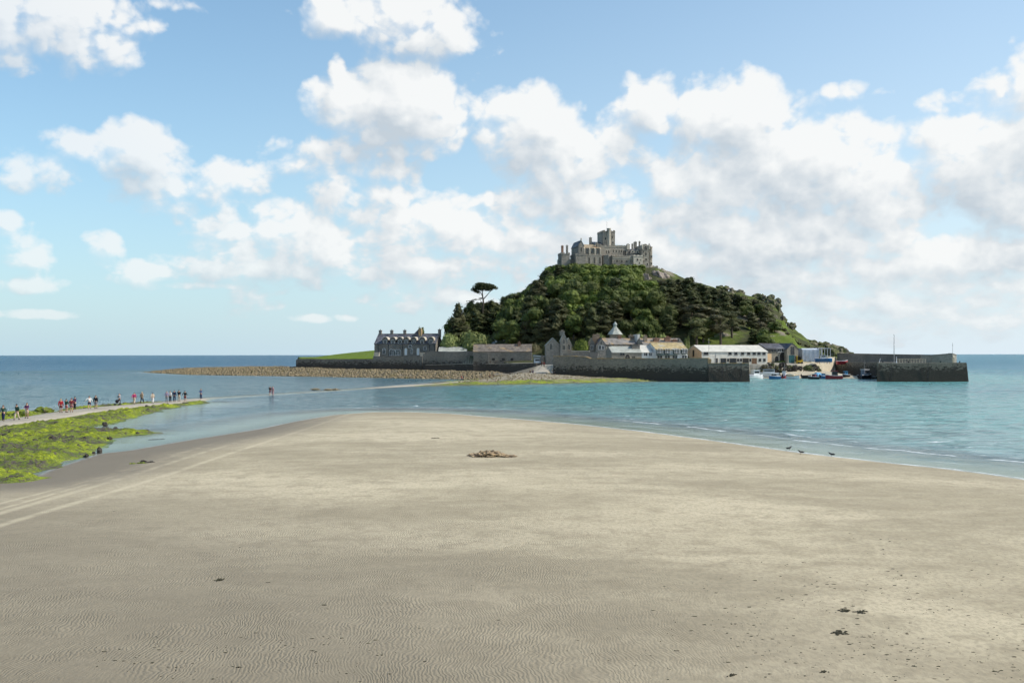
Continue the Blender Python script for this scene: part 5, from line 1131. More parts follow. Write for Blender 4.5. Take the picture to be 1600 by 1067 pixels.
# ---------- rocks ----------
m_outcrop = stone_mat('hill_outcrop_rock', (.09,.08,.06,1), (.25,.22,.165,1), .9, lichen=((.09,.105,.03,1), .44), bump=.9)
m_pinkrock = stone_mat('pale_pink_rock', (.24,.20,.17,1), (.40,.34,.29,1), .8)
def boulder(px, py, Y, w, h, mat, label, seed, name='boulder', group=None, z=None, parts=3, cat='rock'):
    r_ = random.Random(seed); x = X(px, Y); z = Z(py, Y) if z is None else z; m = MB()
    for k in range(parts):
        a = r_.uniform(-.5, .5)*w*(parts > 1); s = r_.uniform(.5, .8) if parts > 1 else 1
        m.ball((x+a, Y+r_.uniform(-.2, .2)*w, z+h*(.18+.2*r_.random())), (w*.5*s, w*.5*s, h*.75*s), seed+k, .45, 1.5, 11, 8)
    o = m.build(name, mat, (x, Y, z)); return tag(o, label, cat, group)
for i, (px, py, Y, w, h, mt, lb_) in enumerate([
    (1203,474,418,6,4.5,0,'jagged dark crag forming the upper corner of the right cliff'),(1196,466,424,5,3,0,'flat topped crag on the ridge left of the cliff corner'),(1229,508,412,4.5,3.4,0,'square dark crag lower down the right cliff'),
    (1180,464,425,5,2.5,0,'low crag on the right ridge above the pines'),(1208,488,410,5,5.5,0,'weathered cliff face under the upper crag'),(1150,457,426,5,2.4,0,'small ridge rock above the dark pines'),(1128,450,428,4,2,0,'first ridge rock right of the castle pines'),
    (1279,538,395,7,2.4,0,'low rocky knoll near the foot of the right slope'),(1291,543,390,7,2.6,0,'last rocky knoll at the right end of the hill'),(1264,536,400,5,2,0,'small rocky knoll left of the low knolls'),
    (1307,553,362,6,4,0,'dark rock beside the blue boat on stands'),(1303,549,366,7,4,0,'dark rock rising behind the sheeted shed'),
    (1031,431,412,4.5,4.5,1,'pale pink boulder beneath the round castle tower'),(1043,431,414,3.8,2.8,1,'smaller pale pink boulder right of the round tower'),(1012,438,408,3,5,1,'pale rock face under the gabled end of the castle'),
    (1186,480,405,6,3,0,'broad pale rock shelf on the right slope'),(1160,470,415,5,2.4,0,'rock shelf between pines on the right slope'),(1198,496,398,6,3,0,'brown rock shelf below the cliff corner'),(1220,500,402,4,3,0,'broken rock left of the square crag')]):
    z = Z(py, Y)-h*.45; boulder(px, py, Y, w, h, m_outcrop if mt == 0 else m_pinkrock, lb_, 50+i, 'outcrop', z=z, parts=4)
r_ = random.Random(3)
for k in range(34):
    px = 1186+94*k/33+r_.uniform(-1, 1); Y = 328+r_.uniform(-1.5, 2.0)-(k > 27)*1
    boulder(px, 0, Y, r_.uniform(1.2, 2.4), r_.uniform(.9, 1.9), m_darkrock if r_.random() < .6 else m_outcrop, 'dark boulder in the heap along the quay foot behind the boats', 200+k, 'boulder', 'boulders heaped at the quay foot', z=2.0+r_.uniform(-.4, 1.5), parts=2)
# stones of the rubble spit: past counting
def rubble(name, poly, x0, x1, y0, y1, n, smin, smax, mat, label, seed, keep=None):
    rg = np.random.default_rng(seed); xs_ = rg.uniform(x0, x1, n*4); ys_ = rg.uniform(y0, y1, n*4)
    s = sdf(poly, xs_, ys_); ok = (s > -.6) & (sdf(PLAT, xs_, ys_) < -.5) & (pdist(PATH, xs_, ys_)[0] > 3.0)
    if keep is not None: ok &= keep(xs_, ys_, s)
    xs_, ys_ = xs_[ok][:n], ys_[ok][:n]; zz = height(xs_, ys_); n = len(xs_)
    nu, nv = 6, 4
    base = []; 
    for j in range(nv+1):
        for i in range(nu): th = PI*j/nv; ph = 2*PI*(i+.5*(j % 2))/nu; base.append((math.sin(th)*math.cos(ph), math.sin(th)*math.sin(ph), math.cos(th)))
    base = np.array(base); fc = np.array([(j*nu+i, (j+1)*nu+i, (j+1)*nu+(i+1) % nu, j*nu+(i+1) % nu) for j in range(nv) for i in range(nu)])
    sz = smin+(smax-smin)*rg.random(n)**2.5; rt = rg.random(n)*6.28
    B = base[None]*(1+rg.uniform(-.28, .28, (n, len(base), 1)))*np.stack([sz*.6, sz*.45, sz*rg.uniform(.3, .5, n)], 1)[:, None]
    Bx = B[..., 0]*np.cos(rt)[:, None]-B[..., 1]*np.sin(rt)[:, None]; By = B[..., 0]*np.sin(rt)[:, None]+B[..., 1]*np.cos(rt)[:, None]
    V = np.stack([Bx+xs_[:, None], By+ys_[:, None], B[..., 2]+(zz+sz*.1)[:, None]], -1).reshape(-1, 3)
    Fc = (fc[None]+(np.arange(n)*len(base))[:, None, None]).reshape(-1, 4)
    o = mesh_obj(name, V, Fc, mat); return tag(o, label, 'rocks', kind='stuff')
rubble('rubble_rocks', SPIT, -165, 10, 285, 465, 22000, .22, 1.0, m_stone_rub, 'tan rubble boulders covering the long spit left of the island', 1, keep=lambda x, y, s: x < X(775, 300)+(fbm(x*.3, y*.3, 2, 5)-.5)*8)
rubble('shore_stones', ISLB, -28, 50, 244, 296, 3500, .12, .45, m_stone_rub, 'scattered stones on the small beach under the harbour wall', 2)
rubble('seaweed_stones', BED, -95, -18, 50, 170, 4200, .12, .62, m_darkrock, 'small dark stones scattered through the green seaweed', 4, keep=lambda x, y, s: (fbm(x*.35, y*.35, 3, 91) > .52) & (s > .3))
for i, (zx, zy, w, h) in enumerate([(515,275,.9,.55),(540,300,.7,.5),(610,305,.8,.45),(640,318,.5,.3),(690,295,.6,.4),(750,300,.9,.6),(140,390,.7,.55),(62,400,.6,.4),(240,355,.7,.35),(450,440,.5,.4),(548,456,.45,.3),(290,438,.35,.28),(200,460,.35,.25),(128,532,.45,.35),(996,414,.4,.4),(938,424,.22,.15),(1088,286,.5,.3),(1050,146,.65,.4),(1452,216,.9,.35),(1230,216,.8,.4),(1180,206,.6,.35),(1120,200,.7,.4),(1050,196,.7,.4),(970,198,.6,.3),(636,266,.5,.3),(712,256,.5,.3),(22,196,.5,.35),(860,456,.35,.2),(80,682,.8,.25),(620,62,.6,.4),(350,282,.7,.35),(300,268,.5,.3),(1280,22,1.0,.5),(1350,12,.9,.5),(1430,14,1.1,.5)]):
    px, py = zx/6.4, 640+zy/6.4; Y = gy(py, .1)
    boulder(px, py, Y, w, h, m_darkrock, 'dark rock poking out of the bright green seaweed beside the causeway', 300+i, 'rock', 'dark rocks in the seaweed', z=-.02+.05, parts=2 if w > .5 else 1)
Y = gy(655, .3); boulder(61, 0, gy(645,.1), 2.6, 1.0, LM['lightshrub'] if False else m_alg, 'seaweed covered boulder standing left of the causeway', 401, 'rock', z=.1, parts=3)
boulder(47, 0, gy(648,.1), 1.6, .8, m_alg, 'smaller seaweed covered boulder between the walkers left of the path', 402, 'rock', z=.0, parts=2)
boulder(17, 0, gy(651,.1), 3.4, .9, m_alg, 'long seaweed covered rock beyond the two leftmost walkers', 403, 'rock', z=.0, parts=4)
boulder(216, 0, gy(722.5,.2), .8, .16, m_alg, 'flat green rock lying on the wet sand, left of two', 404, 'rock', z=.12, parts=3); boulder(231, 0, gy(721.5,.2), .7, .2, m_darkrock, 'flat dark rock lying on the wet sand, right of two', 405, 'rock', z=.14, parts=3)
for px, py, lb_ in ((517,609,'low dark rock awash by the submerged causeway'),(487,608.5,'second low rock awash left on the submerged causeway'),(700,590.5,'dark boulder at the edge of the rubble beach')): boulder(px, 0, gy(py, .0), 2.4, .45, m_stone_rub, lb_, int(px), 'rock', z=-.05, parts=3)
# layered rock on the main beach
Y0 = 68.5; zb = hz1(X(768,Y0), Y0)
m = MB(); r_ = random.Random(8)
for k in range(13):
    t = k/12; cx = X(742+54*t, Y0)+r_.uniform(-.1, .1); hh = .09+.25*math.sin(PI*min(1, t*1.05+.08))**1.3; 
    m.ball((cx, Y0+r_.uniform(-.35, .35), zb+hh*.38), (.42+.12*r_.random(), .45, hh*.75), 700+k, .55, 2.2, 14, 9)
m_layer, n, b = bsdf('layered_orange_brown_rock'); P = n.pos()
k_ = n.noise(n.vm('MULTIPLY', P, (1.2, 1.5, 9)), 1.6, 5, .65, .8); c = n.mix(n.ramp(k_, .38, .62), (0.12,.085,.055,1), (.46,.33,.19,1)); c = n.mix(n.ramp(n.noise(P, 3, 4, .6), .5, .65), c, (.45,.34,.20,1)); n.put(b.inputs['Base Color'], c); b.inputs['Roughness'].default_value = .85; n.put(b.inputs['Normal'], n.bump(k_, 1.0, .12))
o = m.build('rock_outcrop', m_layer, (X(768,Y0), Y0, zb)); tag(o, 'layered orange brown rock breaking through the middle of the beach', 'rock')
# weed scraps on the sand
m_weed = pmat('drying_dark_weed', (.045,.04,.02), .85, .3, 8)
def scrap(px, py, w, label, seed, lowm=None, dens=26):
    Y = gy(py, .55); x = X(px, Y); z = hz1(x, Y); m = MB(); r_ = random.Random(seed)
    for k in range(dens): 
        a = r_.gauss(0, .24); m.ball((x+a*w, Y+r_.gauss(0, .22)*w+a*w*.5, z+.006), (w*r_.uniform(.05, .14), w*r_.uniform(.05, .12), w*.03+.004), seed+k, .7, 2.5, 8, 5)
    o = m.build('seaweed_clump', lowm or m_weed, (x, Y, z)); return tag(o, label, 'seaweed')
scrap(343.5, 907.5, .36, 'dark clump of weed alone on the rippled sand at lower left', 500); scrap(1318, 957, .34, 'ragged weed clump left of a pair on the lower right sand', 520); scrap(1345, 959.5, .34, 'solid weed clump right of a pair on the lower right sand', 540)
scrap(1309, 993, .4, 'thin smear of weed below the pair of clumps', 560); scrap(1143, 1061, .16, 'small black weed scrap at the bottom edge of the sand', 580); scrap(1287, 1055, .18, 'weed scrap near the bottom edge right of the black one', 600)
scrap(679, 683.5, .7, 'tiny weed patch on the far sand left of the layered rock', 620); scrap(240, 675, 1.5, 'dark weed patch awash left near the green rocks', 640)
rg2 = np.random.default_rng(12); m = MB(); cnt = 0
while cnt < 900:
    px, py = rg2.uniform(150, 1640), rg2.uniform(770, 1075)
    wgt = np.clip((px-900)/400, .06, 1)*np.clip((py-800)/160, .08, 1)
    if px < 600: wgt = .45*(py > 990)+.02
    Yk = gy(py, .58); x = X(px, Yk)
    if rg2.random() > wgt*(.25+1.6*max(0, mn.noise(Vector((x*.6, Yk*.45, 2)))+.25)): continue
    s = .007+.024*rg2.random()**4; zz = hz1(x, Yk)
    m.ball((x, Yk, zz+.002), (s*rg2.uniform(.9, 2.6), s*rg2.uniform(.7, 1.3), s*.35+.002), cnt, .7, 2.5, 6, 4); cnt += 1
o = m.build('weed_scraps', m_weed); tag(o, 'tiny weed scraps and worm casts strewn over the near sand', 'debris', kind='stuff')
# ---------- boats ----------
def hull(L, B, H, mat, root, ang, keelz=-.35, sub=None):
    n = 14; m = MB(); rows = []
    for i in range(n+1):
        t = i/n; bw = B/2*(1-max(0, (t-.45)/.55)**2.2)*(.86+.14*min(1, t/.3)); bw = max(bw, .02); sh = H*(1+.42*max(0, t-.4)**1.6*1.6+.05*(1-t)); x = (t-.5)*L
        rows.append([(x, -bw, sh), (x, -bw*.90, sh*.45), (x, -bw*.55, keelz*.6*(1-t*.3)), (x, 0, keelz*(1-t*.25)), (x, bw*.55, keelz*.6*(1-t*.3)), (x, bw*.90, sh*.45), (x, bw, sh), (x, bw*.88, sh-.02), (x, bw*.84, sh*.55), (x, -bw*.84, sh*.55), (x, -bw*.88, sh-.02)])
    k = len(rows[0]); V = [rotp(p, ang) for r in rows for p in r]
    Fc = [(i*k+j, (i+1)*k+j, (i+1)*k+(j+1) % k, i*k+(j+1) % k) for i in range(n) for j in range(k)]+[tuple(range(k)), tuple(n*k+q for q in range(k-1, -1, -1))]
    return mesh_obj('hull', V, Fc, M[mat], (0, 0, 0), root, smooth=False)
def rotp(p, a): c, s = math.cos(a), math.sin(a); return (p[0]*c-p[1]*s, p[0]*s+p[1]*c, p[2])
def rbox(x0, x1, y0, y1, z0, z1, ang, top=.0):
    V = [(x0,y0,z0),(x1,y0,z0),(x1,y1,z0),(x0,y1,z0),(x0+top,y0+top*.4,z1),(x1-top,y0+top*.4,z1),(x1-top,y1-top*.4,z1),(x0+top,y1-top*.4,z1)]
    return [rotp(v, ang) for v in V], [(3,2,1,0),(4,5,6,7),(0,1,5,4),(1,2,6,5),(2,3,7,6),(3,0,4,7)]
def boat(px, Y, z, L, B, H, ang, hm, label, name='motor_boat', cat='boat', cabin=None, cover=None, mast=0, trim_='whitep', group='small boats in the harbour', outboard=True, extra=None):
    ang = math.radians(ang); root = empty(name, (X(px, Y), Y, z), label, cat, group); root.scale = (1.08, 1.08, 1.35 if cabin or cover or mast else 1.25); h = hull(L, B, H, hm, root, ang)
    g = MB()
    for s in (-1, 1):
        pts = []
        for i in range(15):
            t = i/14; bw = max(B/2*(1-max(0, (t-.45)/.55)**2.2)*(.86+.14*min(1, t/.3)), .02); sh = H*(1+.42*max(0, t-.4)**1.6*1.6+.05*(1-t)); pts.append(rotp(((t-.5)*L, s*bw, sh+.02), ang))
        g.tube(pts, .05, 5)
    mesh_obj('gunwale', g.v, g.f, M[trim_], (0,0,0), root)
    if cabin:
        cm, c0, c1, ch, roofm = cabin; v, f = rbox(c0*L, c1*L, -B*.33, B*.33, H*.5, H+ch, ang, .12); cb = mesh_obj('cabin', v, f, M[cm], (0,0,0), root)
        v, f = rbox(c0*L-.1, c1*L+.15, -B*.36, B*.36, H+ch+.003, H+ch+.09, ang); mesh_obj('roof', v, f, M[roofm], (0,0,0), cb)
        for s in (-1, 1):
            v, f = rbox(c0*L+.3, c1*L-.25, s*B*.33-.03 if s > 0 else s*B*.33-.03, s*B*.33+.03, H+ch*.5, H+ch*.86, ang); mesh_obj('window', v, f, M['glass'], (0,0,0), cb)
        v, f = rbox(c1*L-.13, c1*L-.02, -B*.27, B*.27, H+ch*.45, H+ch*.86, ang); mesh_obj('windscreen', v, f, M['glass'], (0,0,0), cb)
    if cover:
        cm, c0, c1, ch = cover; n = 8; V = []; 
        for x in (c0*L, (c0+c1)/2*L, c1*L):
            for k in range(n+1): a = PI*k/n; V.append(rotp((x, math.cos(a)*B*.5, H*.9+math.sin(a)*ch*(1 if x != c1*L else .7)), ang))
        q = n+1; Fc = [(i*q+k, (i+1)*q+k, (i+1)*q+k+1, i*q+k+1) for i in range(2) for k in range(n)]+[tuple(range(q)), tuple(2*q+k for k in range(q-1, -1, -1))]
        mesh_obj('cover', V, Fc, M[cm], (0,0,0), root)
    if mast:
        m = MB(); b0 = rotp((-.05*L, 0, 0), ang); m.tube([(b0[0], b0[1], H*.5), (b0[0], b0[1], H+mast)], [.06, .03], 6); q = rotp((-.05*L, .5, 0), ang); q2 = rotp((-.05*L, -.5, 0), ang); m.tube([(q[0], q[1], H+mast*.75), (q2[0], q2[1], H+mast*.75)], .03, 5); mesh_obj('mast', m.v, m.f, M['pole'], (0,0,0), root)
    if outboard:
        v, f = rbox(-L/2-.32, -L/2-.02, -.14, .14, H*.5, H+.35, ang); mesh_obj('outboard_motor', v, f, M['blackp'], (0,0,0), root)
    # thwarts
    v, f = rbox(-.2*L-.12, -.2*L+.12, -B*.4, B*.4, H*.62, H*.70, ang); mesh_obj('bench', v, f, M['wood'], (0,0,0), root)
    return root
boat(1178, 303, 0, 6.2, 2.2, .8, 25, 'whitep', 'white cabin motor boat partly hidden by the pier head', cabin=('whitep', -.1, .25, 1.15, 'whitep'), cover=('greyc', -.45, -.12, .5))
t = boat(1187.5, 306, 0, 2.4, 1.3, .35, 8, 'metal', 'small flat grey dinghy between the white boat and the grey covered launch', 'dinghy', outboard=False)
boat(1202, 318, .35, 5.6, 2.2, .85, 170, 'whitep', 'white launch with a long grey canopy pulled up on the sand', cabin=('whitep', -.28, .32, .9, 'greyc'))
boat(1210, 303.5, 0, 3.6, 1.6, .6, 200, 'bluep', 'blue hulled open boat with a grey windscreen left of the harbour mouth', cabin=('greyc', -.15, .2, .6, 'whitep'))
boat(1226, 312, .2, 4.0, 1.6, .6, 60, 'redp', 'small red and white fishing boat with a mast behind the white boats', 'fishing_boat', cabin=('whitep', -.25, .05, 1.0, 'blackp'), mast=2.6)
boat(1239.5, 302.5, 0, 3.6, 1.7, .7, 320, 'whitep', 'white boat with an orange and cream hooped cover', cover=('creamp', -.4, .15, .7), trim_='orangep')
boat(1260, 312, .25, 2.9, 1.3, .5, 10, 'blackp', 'black tarred dinghy lying on the sand', 'dinghy', trim_='wood')
boat(1271.5, 303.5, 0, 3.2, 1.5, .5, 150, 'blackp', 'dark boat with a red wheelhouse front and white windscreen', cabin=('redp', -.2, .15, .6, 'whitep'))
boat(1279, 312, .3, 2.4, 1.5, .55, 30, 'bluec', 'small boat wholly under a light blue rounded cover', cover=('bluec', -.48, .48, .65), outboard=False)
boat(1288.5, 308, .05, 2.8, 1.5, .6, 15, 'bluep', 'navy blue boat between the blue cover and the large red boat', cabin=('bluec', -.3, .0, .5, 'greyc'))
boat(1303, 302.5, 0, 4.6, 1.9, .75, 172, 'redp', 'largest red fishing boat with a dark wheelhouse and short mast', 'fishing_boat', cabin=('blackp', -.22, .12, 1.0, 'redp'), mast=1.9)
boat(1321.5, 316, .35, 2.4, 1.3, .5, 200, 'blackp', 'small dark boat with a light blue cabin near the slipway', cabin=('bluec', -.2, .2, .75, 'bluec'))
boat(1352, 302.5, 0, 4.6, 2.1, .85, 30, 'blackp', 'black fishing boat with a lilac grey cabin and tall mast beside the right pier', 'fishing_boat', cabin=('greyc', -.25, .2, 1.25, 'whitep'), mast=3.6)
boat(1367, 305, 0, 2.6, 1.3, .5, 20, 'blackp', 'black inflatable dinghy against the right pier', 'dinghy')
# blue boat on stands
bb_ = boat(1287, 332, 5.2, 5.0, 2.1, .8, -8, 'bluep', 'bright blue boat propped on stands before the white frame', cabin=('whitep', -.2, .15, .9, 'bluep'), group='boats ashore', outboard=False)
bb_.scale = (1.1, 1.1, 1.15)
for dx in (-1.5, 1.3):
    for dy in (-.8, .8):
        m = MB(); m.tube([(dx, dy, .05), (dx*1.1, dy*1.5, -.62)], .07, 5); m.box(dx*1.1-.2, dx*1.1+.2, dy*1.5-.12, dy*1.5+.12, -.66, -.58); mesh_obj('stand', m.v, m.f, M['wood'], (0,0,0), bb_)
boat(1316, 338, 4.5, 3.6, 1.5, .6, 5, 'redp', 'dark red boat laid up on the quay before the far parapet', group='boats ashore', outboard=False)
# white van in the gateway
v_ = empty('van', (X(839.5,322), 322, 4.35), 'white van parked behind the wall at the harbour gateway', 'van'); m = MB()
m.prism([(-1.0, .35), (1.0, .35), (1.0, 1.1), (.85, 1.9), (-.85, 1.9), (-1.0, 1.1)], -2.2, 2.2, axis='y'); mesh_obj('body', m.v, m.f, M['whitep'], (0,0,0), v_)
m = MB(); m.add([(-.85,-2.235,1.15),(.85,-2.235,1.15),(.75,-2.235,1.75),(-.75,-2.235,1.75),(-.85,-2.19,1.15),(.85,-2.19,1.15),(.75,-2.19,1.75),(-.75,-2.19,1.75)], [(0,1,2,3),(7,6,5,4),(0,4,5,1),(1,5,6,2),(2,6,7,3),(3,7,4,0)]); mesh_obj('windscreen', m.v, m.f, M['glass'], (0,0,0), v_)
for s in (-1, 1):
    for dy in (-1.4, 1.4):
        m = MB(); m.prism([(dy+.34*math.cos(2*PI*k/12), .34+.34*math.sin(2*PI*k/12)) for k in range(12)], s*.92-.1, s*.92+.1, axis='x'); mesh_obj('wheel', m.v, m.f, M['blackp'], (0,0,0), v_)
    m = MB(); m.box(s*.75-.15, s*.75+.15, -2.24, -2.2, .7, .9); mesh_obj('headlight', m.v, m.f, M['metal'], (0,0,0), v_)
# ---------- people ----------
def skin(name, verts, edges, radii, root_i=0, sub=1):
    me = bpy.data.meshes.new(name); me.from_pydata(verts, edges, []); o = bpy.data.objects.new(name, me); COL.objects.link(o)
    md = o.modifiers.new('s', 'SKIN'); md.use_smooth_shade = True; sv = me.skin_vertices[0].data
    for i, r in enumerate(radii): sv[i].radius = r if isinstance(r, tuple) else (r, r)
    sv[root_i].use_root = True
    if sub: o.modifiers.new('u', 'SUBSURF').levels = sub
    dg_ = bpy.context.evaluated_depsgraph_get(); ev = o.evaluated_get(dg_); out = bpy.data.meshes.new_from_object(ev); bpy.data.objects.remove(o); out.name = name; return out
def append(me, mb):   # add loose features to a skinned mesh
    import bmesh
    bm = bmesh.new(); bm.from_mesh(me); vs = [bm.verts.new(v) for v in mb.v]
    for f in mb.f:
        try: bm.faces.new([vs[i] for i in f])
        except ValueError: pass
    bm.to_mesh(me); bm.free()
POSES = {
 # (hipL foot y, hipR foot y), knee bends, hand positions; faces +Y
 'stand': dict(fl=(-.12, .02), fr=(.12, -.04), hl=(-.25, .04, .80), hr=(.25, .05, .80), lean=.0),
 'walk':  dict(fl=(-.09, .30), fr=(.09, -.30), hl=(-.24, -.20, .84), hr=(.24, .24, .88), lean=.05),
 'walkb': dict(fl=(-.09, -.26), fr=(.09, .26), hl=(-.24, .20, .88), hr=(.24, -.18, .84), lean=.04),
 'elbow': dict(fl=(-.13, .03), fr=(.13, -.03), hl=(-.15, .30, 1.12), hr=(.15, .30, 1.10), lean=.0),
 'out':   dict(fl=(-.14, .0), fr=(.14, .05), hl=(-.52, .12, 1.02), hr=(.36, .12, .95), lean=.02),
 'bend':  dict(fl=(-.14, .06), fr=(.14, -.08), hl=(-.22, .52, .62), hr=(.22, .52, .58), lean=.36),
}
PM = {}
def pose_meshes(pn, child=False):
    if pn in PM: return PM[pn]
    p = POSES[pn]; ln = p['lean']
    hip = Vector((0, 0, .93)); ch = Vector((0, ln*.9, 1.28-ln*.25)); nk = Vector((0, ln*1.25, 1.46-ln*.45)); hd = Vector((0, ln*1.5+.02, 1.60-ln*.55)); tp = Vector((0, ln*1.55+.01, 1.70-ln*.6))
    def leg(s, fx, fy):
        h = Vector((s*.10, 0, .90)); f = Vector((fx, fy, .08)); k = (h+f)/2+Vector((0, .06+abs(fy)*.15, .02)); t = Vector((fx*1.1, fy+.17, .035)); return h, k, f, t
    def arm(s, q):
        sh = nk+Vector((s*.19, 0, -.05)); w = Vector(q); e = (sh+w)/2+Vector((s*.05, -.09, -.03)); return sh, e, w
    V = [hip, ch, nk, hd, tp]; E = [(0,1),(1,2),(2,3),(3,4)]; R = [(.155,.115), (.165,.115), (.062,.062), (.078,.098), (.06,.075)]
    def addc(par, pts, rr):
        last = par
        for q, r in zip(pts, rr): V.append(q); R.append(r); E.append((last, len(V)-1)); last = len(V)-1
        return last
    for s, fk in ((-1, 'fl'), (1, 'fr')): h, k, f, t = leg(s, *p[fk]); addc(0, [h, k, f, t], [(.095,.10), (.062,.065), (.045,.045), (.038,.03)])
    hands = []
    for s, hk in ((-1, 'hl'), (1, 'hr')):
        sh, e, w = arm(s, p[hk]); d = (w-e).normalized(); pa = w+d*.07; addc(1, [ch+Vector((s*.10, 0, .10)), sh, e, w, pa], [(.09,.09), (.058,.058), (.042,.042), (.028,.028), (.036,.020)]); hands.append((s, pa, d))
    body = skin('person_body', V, E, R); mb = MB()
    for s, pa, d in hands:
        side = Vector((0, 1, 0)) if abs(d.z) > .5 else Vector((1, 0, 0)); inn = d.cross(side).normalized()
        for k, (o_, l_) in enumerate(((-.028, .065), (-.010, .078), (.010, .074), (.028, .058))):
            b0 = pa+side*o_+d*.02; mb.tube([b0, b0+d*l_*.55, b0+d*l_*.9+inn*l_*.35*(-s if abs(d.z) > .5 else 1)], [.010, .009, .007], 5)
        b0 = pa+side*.03-d*.02; mb.tube([b0, b0+side*.03+d*.025, b0+side*.035+d*.055], [.011, .010, .008], 5)
    fh = hd+Vector((0, .085, 0)); mb.ball((fh.x, fh.y+.012, fh.z+.0), (.014, .022, .022), 1, .1, 1, 6, 5)
    for s in (-1, 1): mb.ball((s*.078, hd.y-.005, hd.z+.01), (.014, .022, .032), 2, .1, 1, 6, 5); mb.ball((s*.03, fh.y+.002, fh.z+.035), (.012, .008, .007), 3, 0, 1, 6, 5)
    mb.ball((0, fh.y+.0, fh.z-.045), (.025, .008, .007), 4, 0, 1, 6, 5)
    append(body, mb)
    # top with sleeves
    V, R, E = [hip+Vector((0, 0, -.02)), ch, nk+Vector((0, 0, -.02))], [(.182,.142), (.195,.145), (.085,.085)], [(0,1),(1,2)]
    for s, hk in ((-1, 'hl'), (1, 'hr')): sh, e, w = arm(s, p[hk]); addc(1, [ch+Vector((s*.10, 0, .10)), sh, e, w-(w-e)*.12], [(.11,.11), (.078,.078), (.062,.062), (.046,.046)])
    top = skin('jacket', V, E, R)
    V, R, E = [hip+Vector((0, 0, .03)), hip+Vector((0, 0, -.05))], [(.168,.128), (.165,.13)], [(0,1)]
    for s, fk in ((-1, 'fl'), (1, 'fr')): h, k, f, t = leg(s, *p[fk]); addc(1, [h+Vector((0,0,-.05)), k, f+Vector((0, 0, .03))], [(.112,.118), (.083,.085), (.066,.068)])
    trou = skin('trousers', V, E, R)
    V, R, E = [hip+Vector((0, 0, .03)), hip+Vector((0, 0, -.05))], [(.168,.128), (.165,.13)], [(0,1)]
    for s, fk in ((-1, 'fl'), (1, 'fr')): h, k, f, t = leg(s, *p[fk]); addc(1, [h+Vector((0,0,-.05)), k+(h-k)*.12], [(.115,.12), (.10,.10)])
    shor = skin('shorts', V, E, R)
    hb_ = MB(); hb_.ball((hd.x, hd.y-.012, hd.z+.035), (.092, .108, .098), 5, .08, 2, 12, 8)
    o = hb_.build('hair', m_bark); hair = o.data; bpy.data.objects.remove(o)
    sm = MB()
    for s, fk in ((-1, 'fl'), (1, 'fr')): fx, fy = p[fk]; sm.ball((fx*1.08, fy+.07, .045), (.058, .15, .055), 6, .05, 1, 10, 6)
    o = sm.build('shoes', m_bark); sho = o.data; bpy.data.objects.remove(o)
    PM[pn] = (body, top, trou, shor, hair, sho); return PM[pn]
CC = {}
def cloth(c):
    if c not in CC: CC[c] = pmat('cloth_%s' % c, CLR[c], .85, .12, 6, spec=.2)
    return CC[c]
CLR = {'black': (.015,.015,.02), 'navy': (.02,.03,.08), 'red': (.42,.03,.04), 'darkred': (.16,.02,.03), 'magenta': (.40,.03,.12), 'purple': (.10,.03,.10), 'green': (.03,.07,.05), 'teal': (.03,.10,.12), 'white': (.70,.68,.66), 'cream': (.55,.45,.34), 'grey': (.22,.23,.26), 'brown': (.16,.09,.05), 'blond': (.40,.28,.14), 'skin': (.50,.30,.21), 'pink': (.50,.28,.30), 'tan': (.36,.27,.18), 'lilac': (.30,.26,.38), 'plaid': (.30,.10,.12), 'blue': (.06,.12,.25)}
def person(px, pf, label, top, low, shorts=False, pose='stand', face=0, hair='brown', h=1.72, z=None, Y=None, bag=None, group='walkers on the causeway', bare=False):
    z = .35 if z is None else z; Y = gy(pf, z) if Y is None else Y; x = X(px, Y)
    d, t = pdist(PATH, np.array([x]), np.array([Y])); zp = float(np.interp(t, np.arange(len(PATH)), [q[2] for q in PATH])[0])
    if d[0] < 2.3: z = zp+.045
    root = empty('person', (x, Y, z), label, 'person', group); root.rotation_euler = (0, 0, math.radians(face)); root.scale = (h/1.72,)*3
    body, tp_, tr_, sh_, hr_, so_ = pose_meshes(pose)
    items = [('body', body, 'skin'), ('jacket', tp_, top), ('shorts' if shorts else 'trousers', sh_ if shorts else tr_, low), ('hair', hr_, hair)]
    if not bare: items.append(('shoes', so_, 'black'))
    for nm, me, c in items:
        if not me.materials: me.materials.append(None)
        o = bpy.data.objects.new(nm, me); COL.objects.link(o); o.parent = root; o.material_slots[0].link = 'OBJECT'; o.material_slots[0].material = cloth(c)
    if bag:
        m = MB(); m.ball((0, -.21, 1.22), (.15, .11, .22), 3, .1, 1, 10, 8); m.tube([(-.12, -.1, 1.4), (-.13, .08, 1.42), (-.13, .12, 1.25), (-.13, -.05, 1.08)], .02, 5); m.tube([(.12, -.1, 1.4), (.13, .08, 1.42), (.13, .12, 1.25), (.13, -.05, 1.08)], .02, 5)
        o = mesh_obj('backpack', m.v, m.f, cloth(bag)); o.location = root.location; o.rotation_euler = root.rotation_euler; o.scale = root.scale; tag(o, '%s backpack worn by the %s' % (bag, label.replace('person ', 'walker ', 1)[:60]), 'backpack')
    return root
person(5, 657.5, 'leftmost person in a dark green top and navy trousers at the left edge', 'green', 'navy', pose='walk', face=-160, hair='brown')
person(26.5, 656, 'person in a dark top and cream trousers walking toward the shore, second from left', 'green', 'cream', pose='walkb', face=170, hair='black', h=1.75)
person(42, 653.5, 'person in a purple top and pale shorts beside the green boulders', 'purple', 'cream', True, pose='elbow', face=180, hair='brown')
person(95, 645, 'person in a bright red jacket and dark skirt leading the group of four', 'red', 'darkred', True, pose='stand', face=10, hair='blond')
person(103.5, 644.5, 'person in a dark green coat second in the group of four', 'green', 'plaid', True, pose='elbow', face=-20, hair='black', h=1.68)
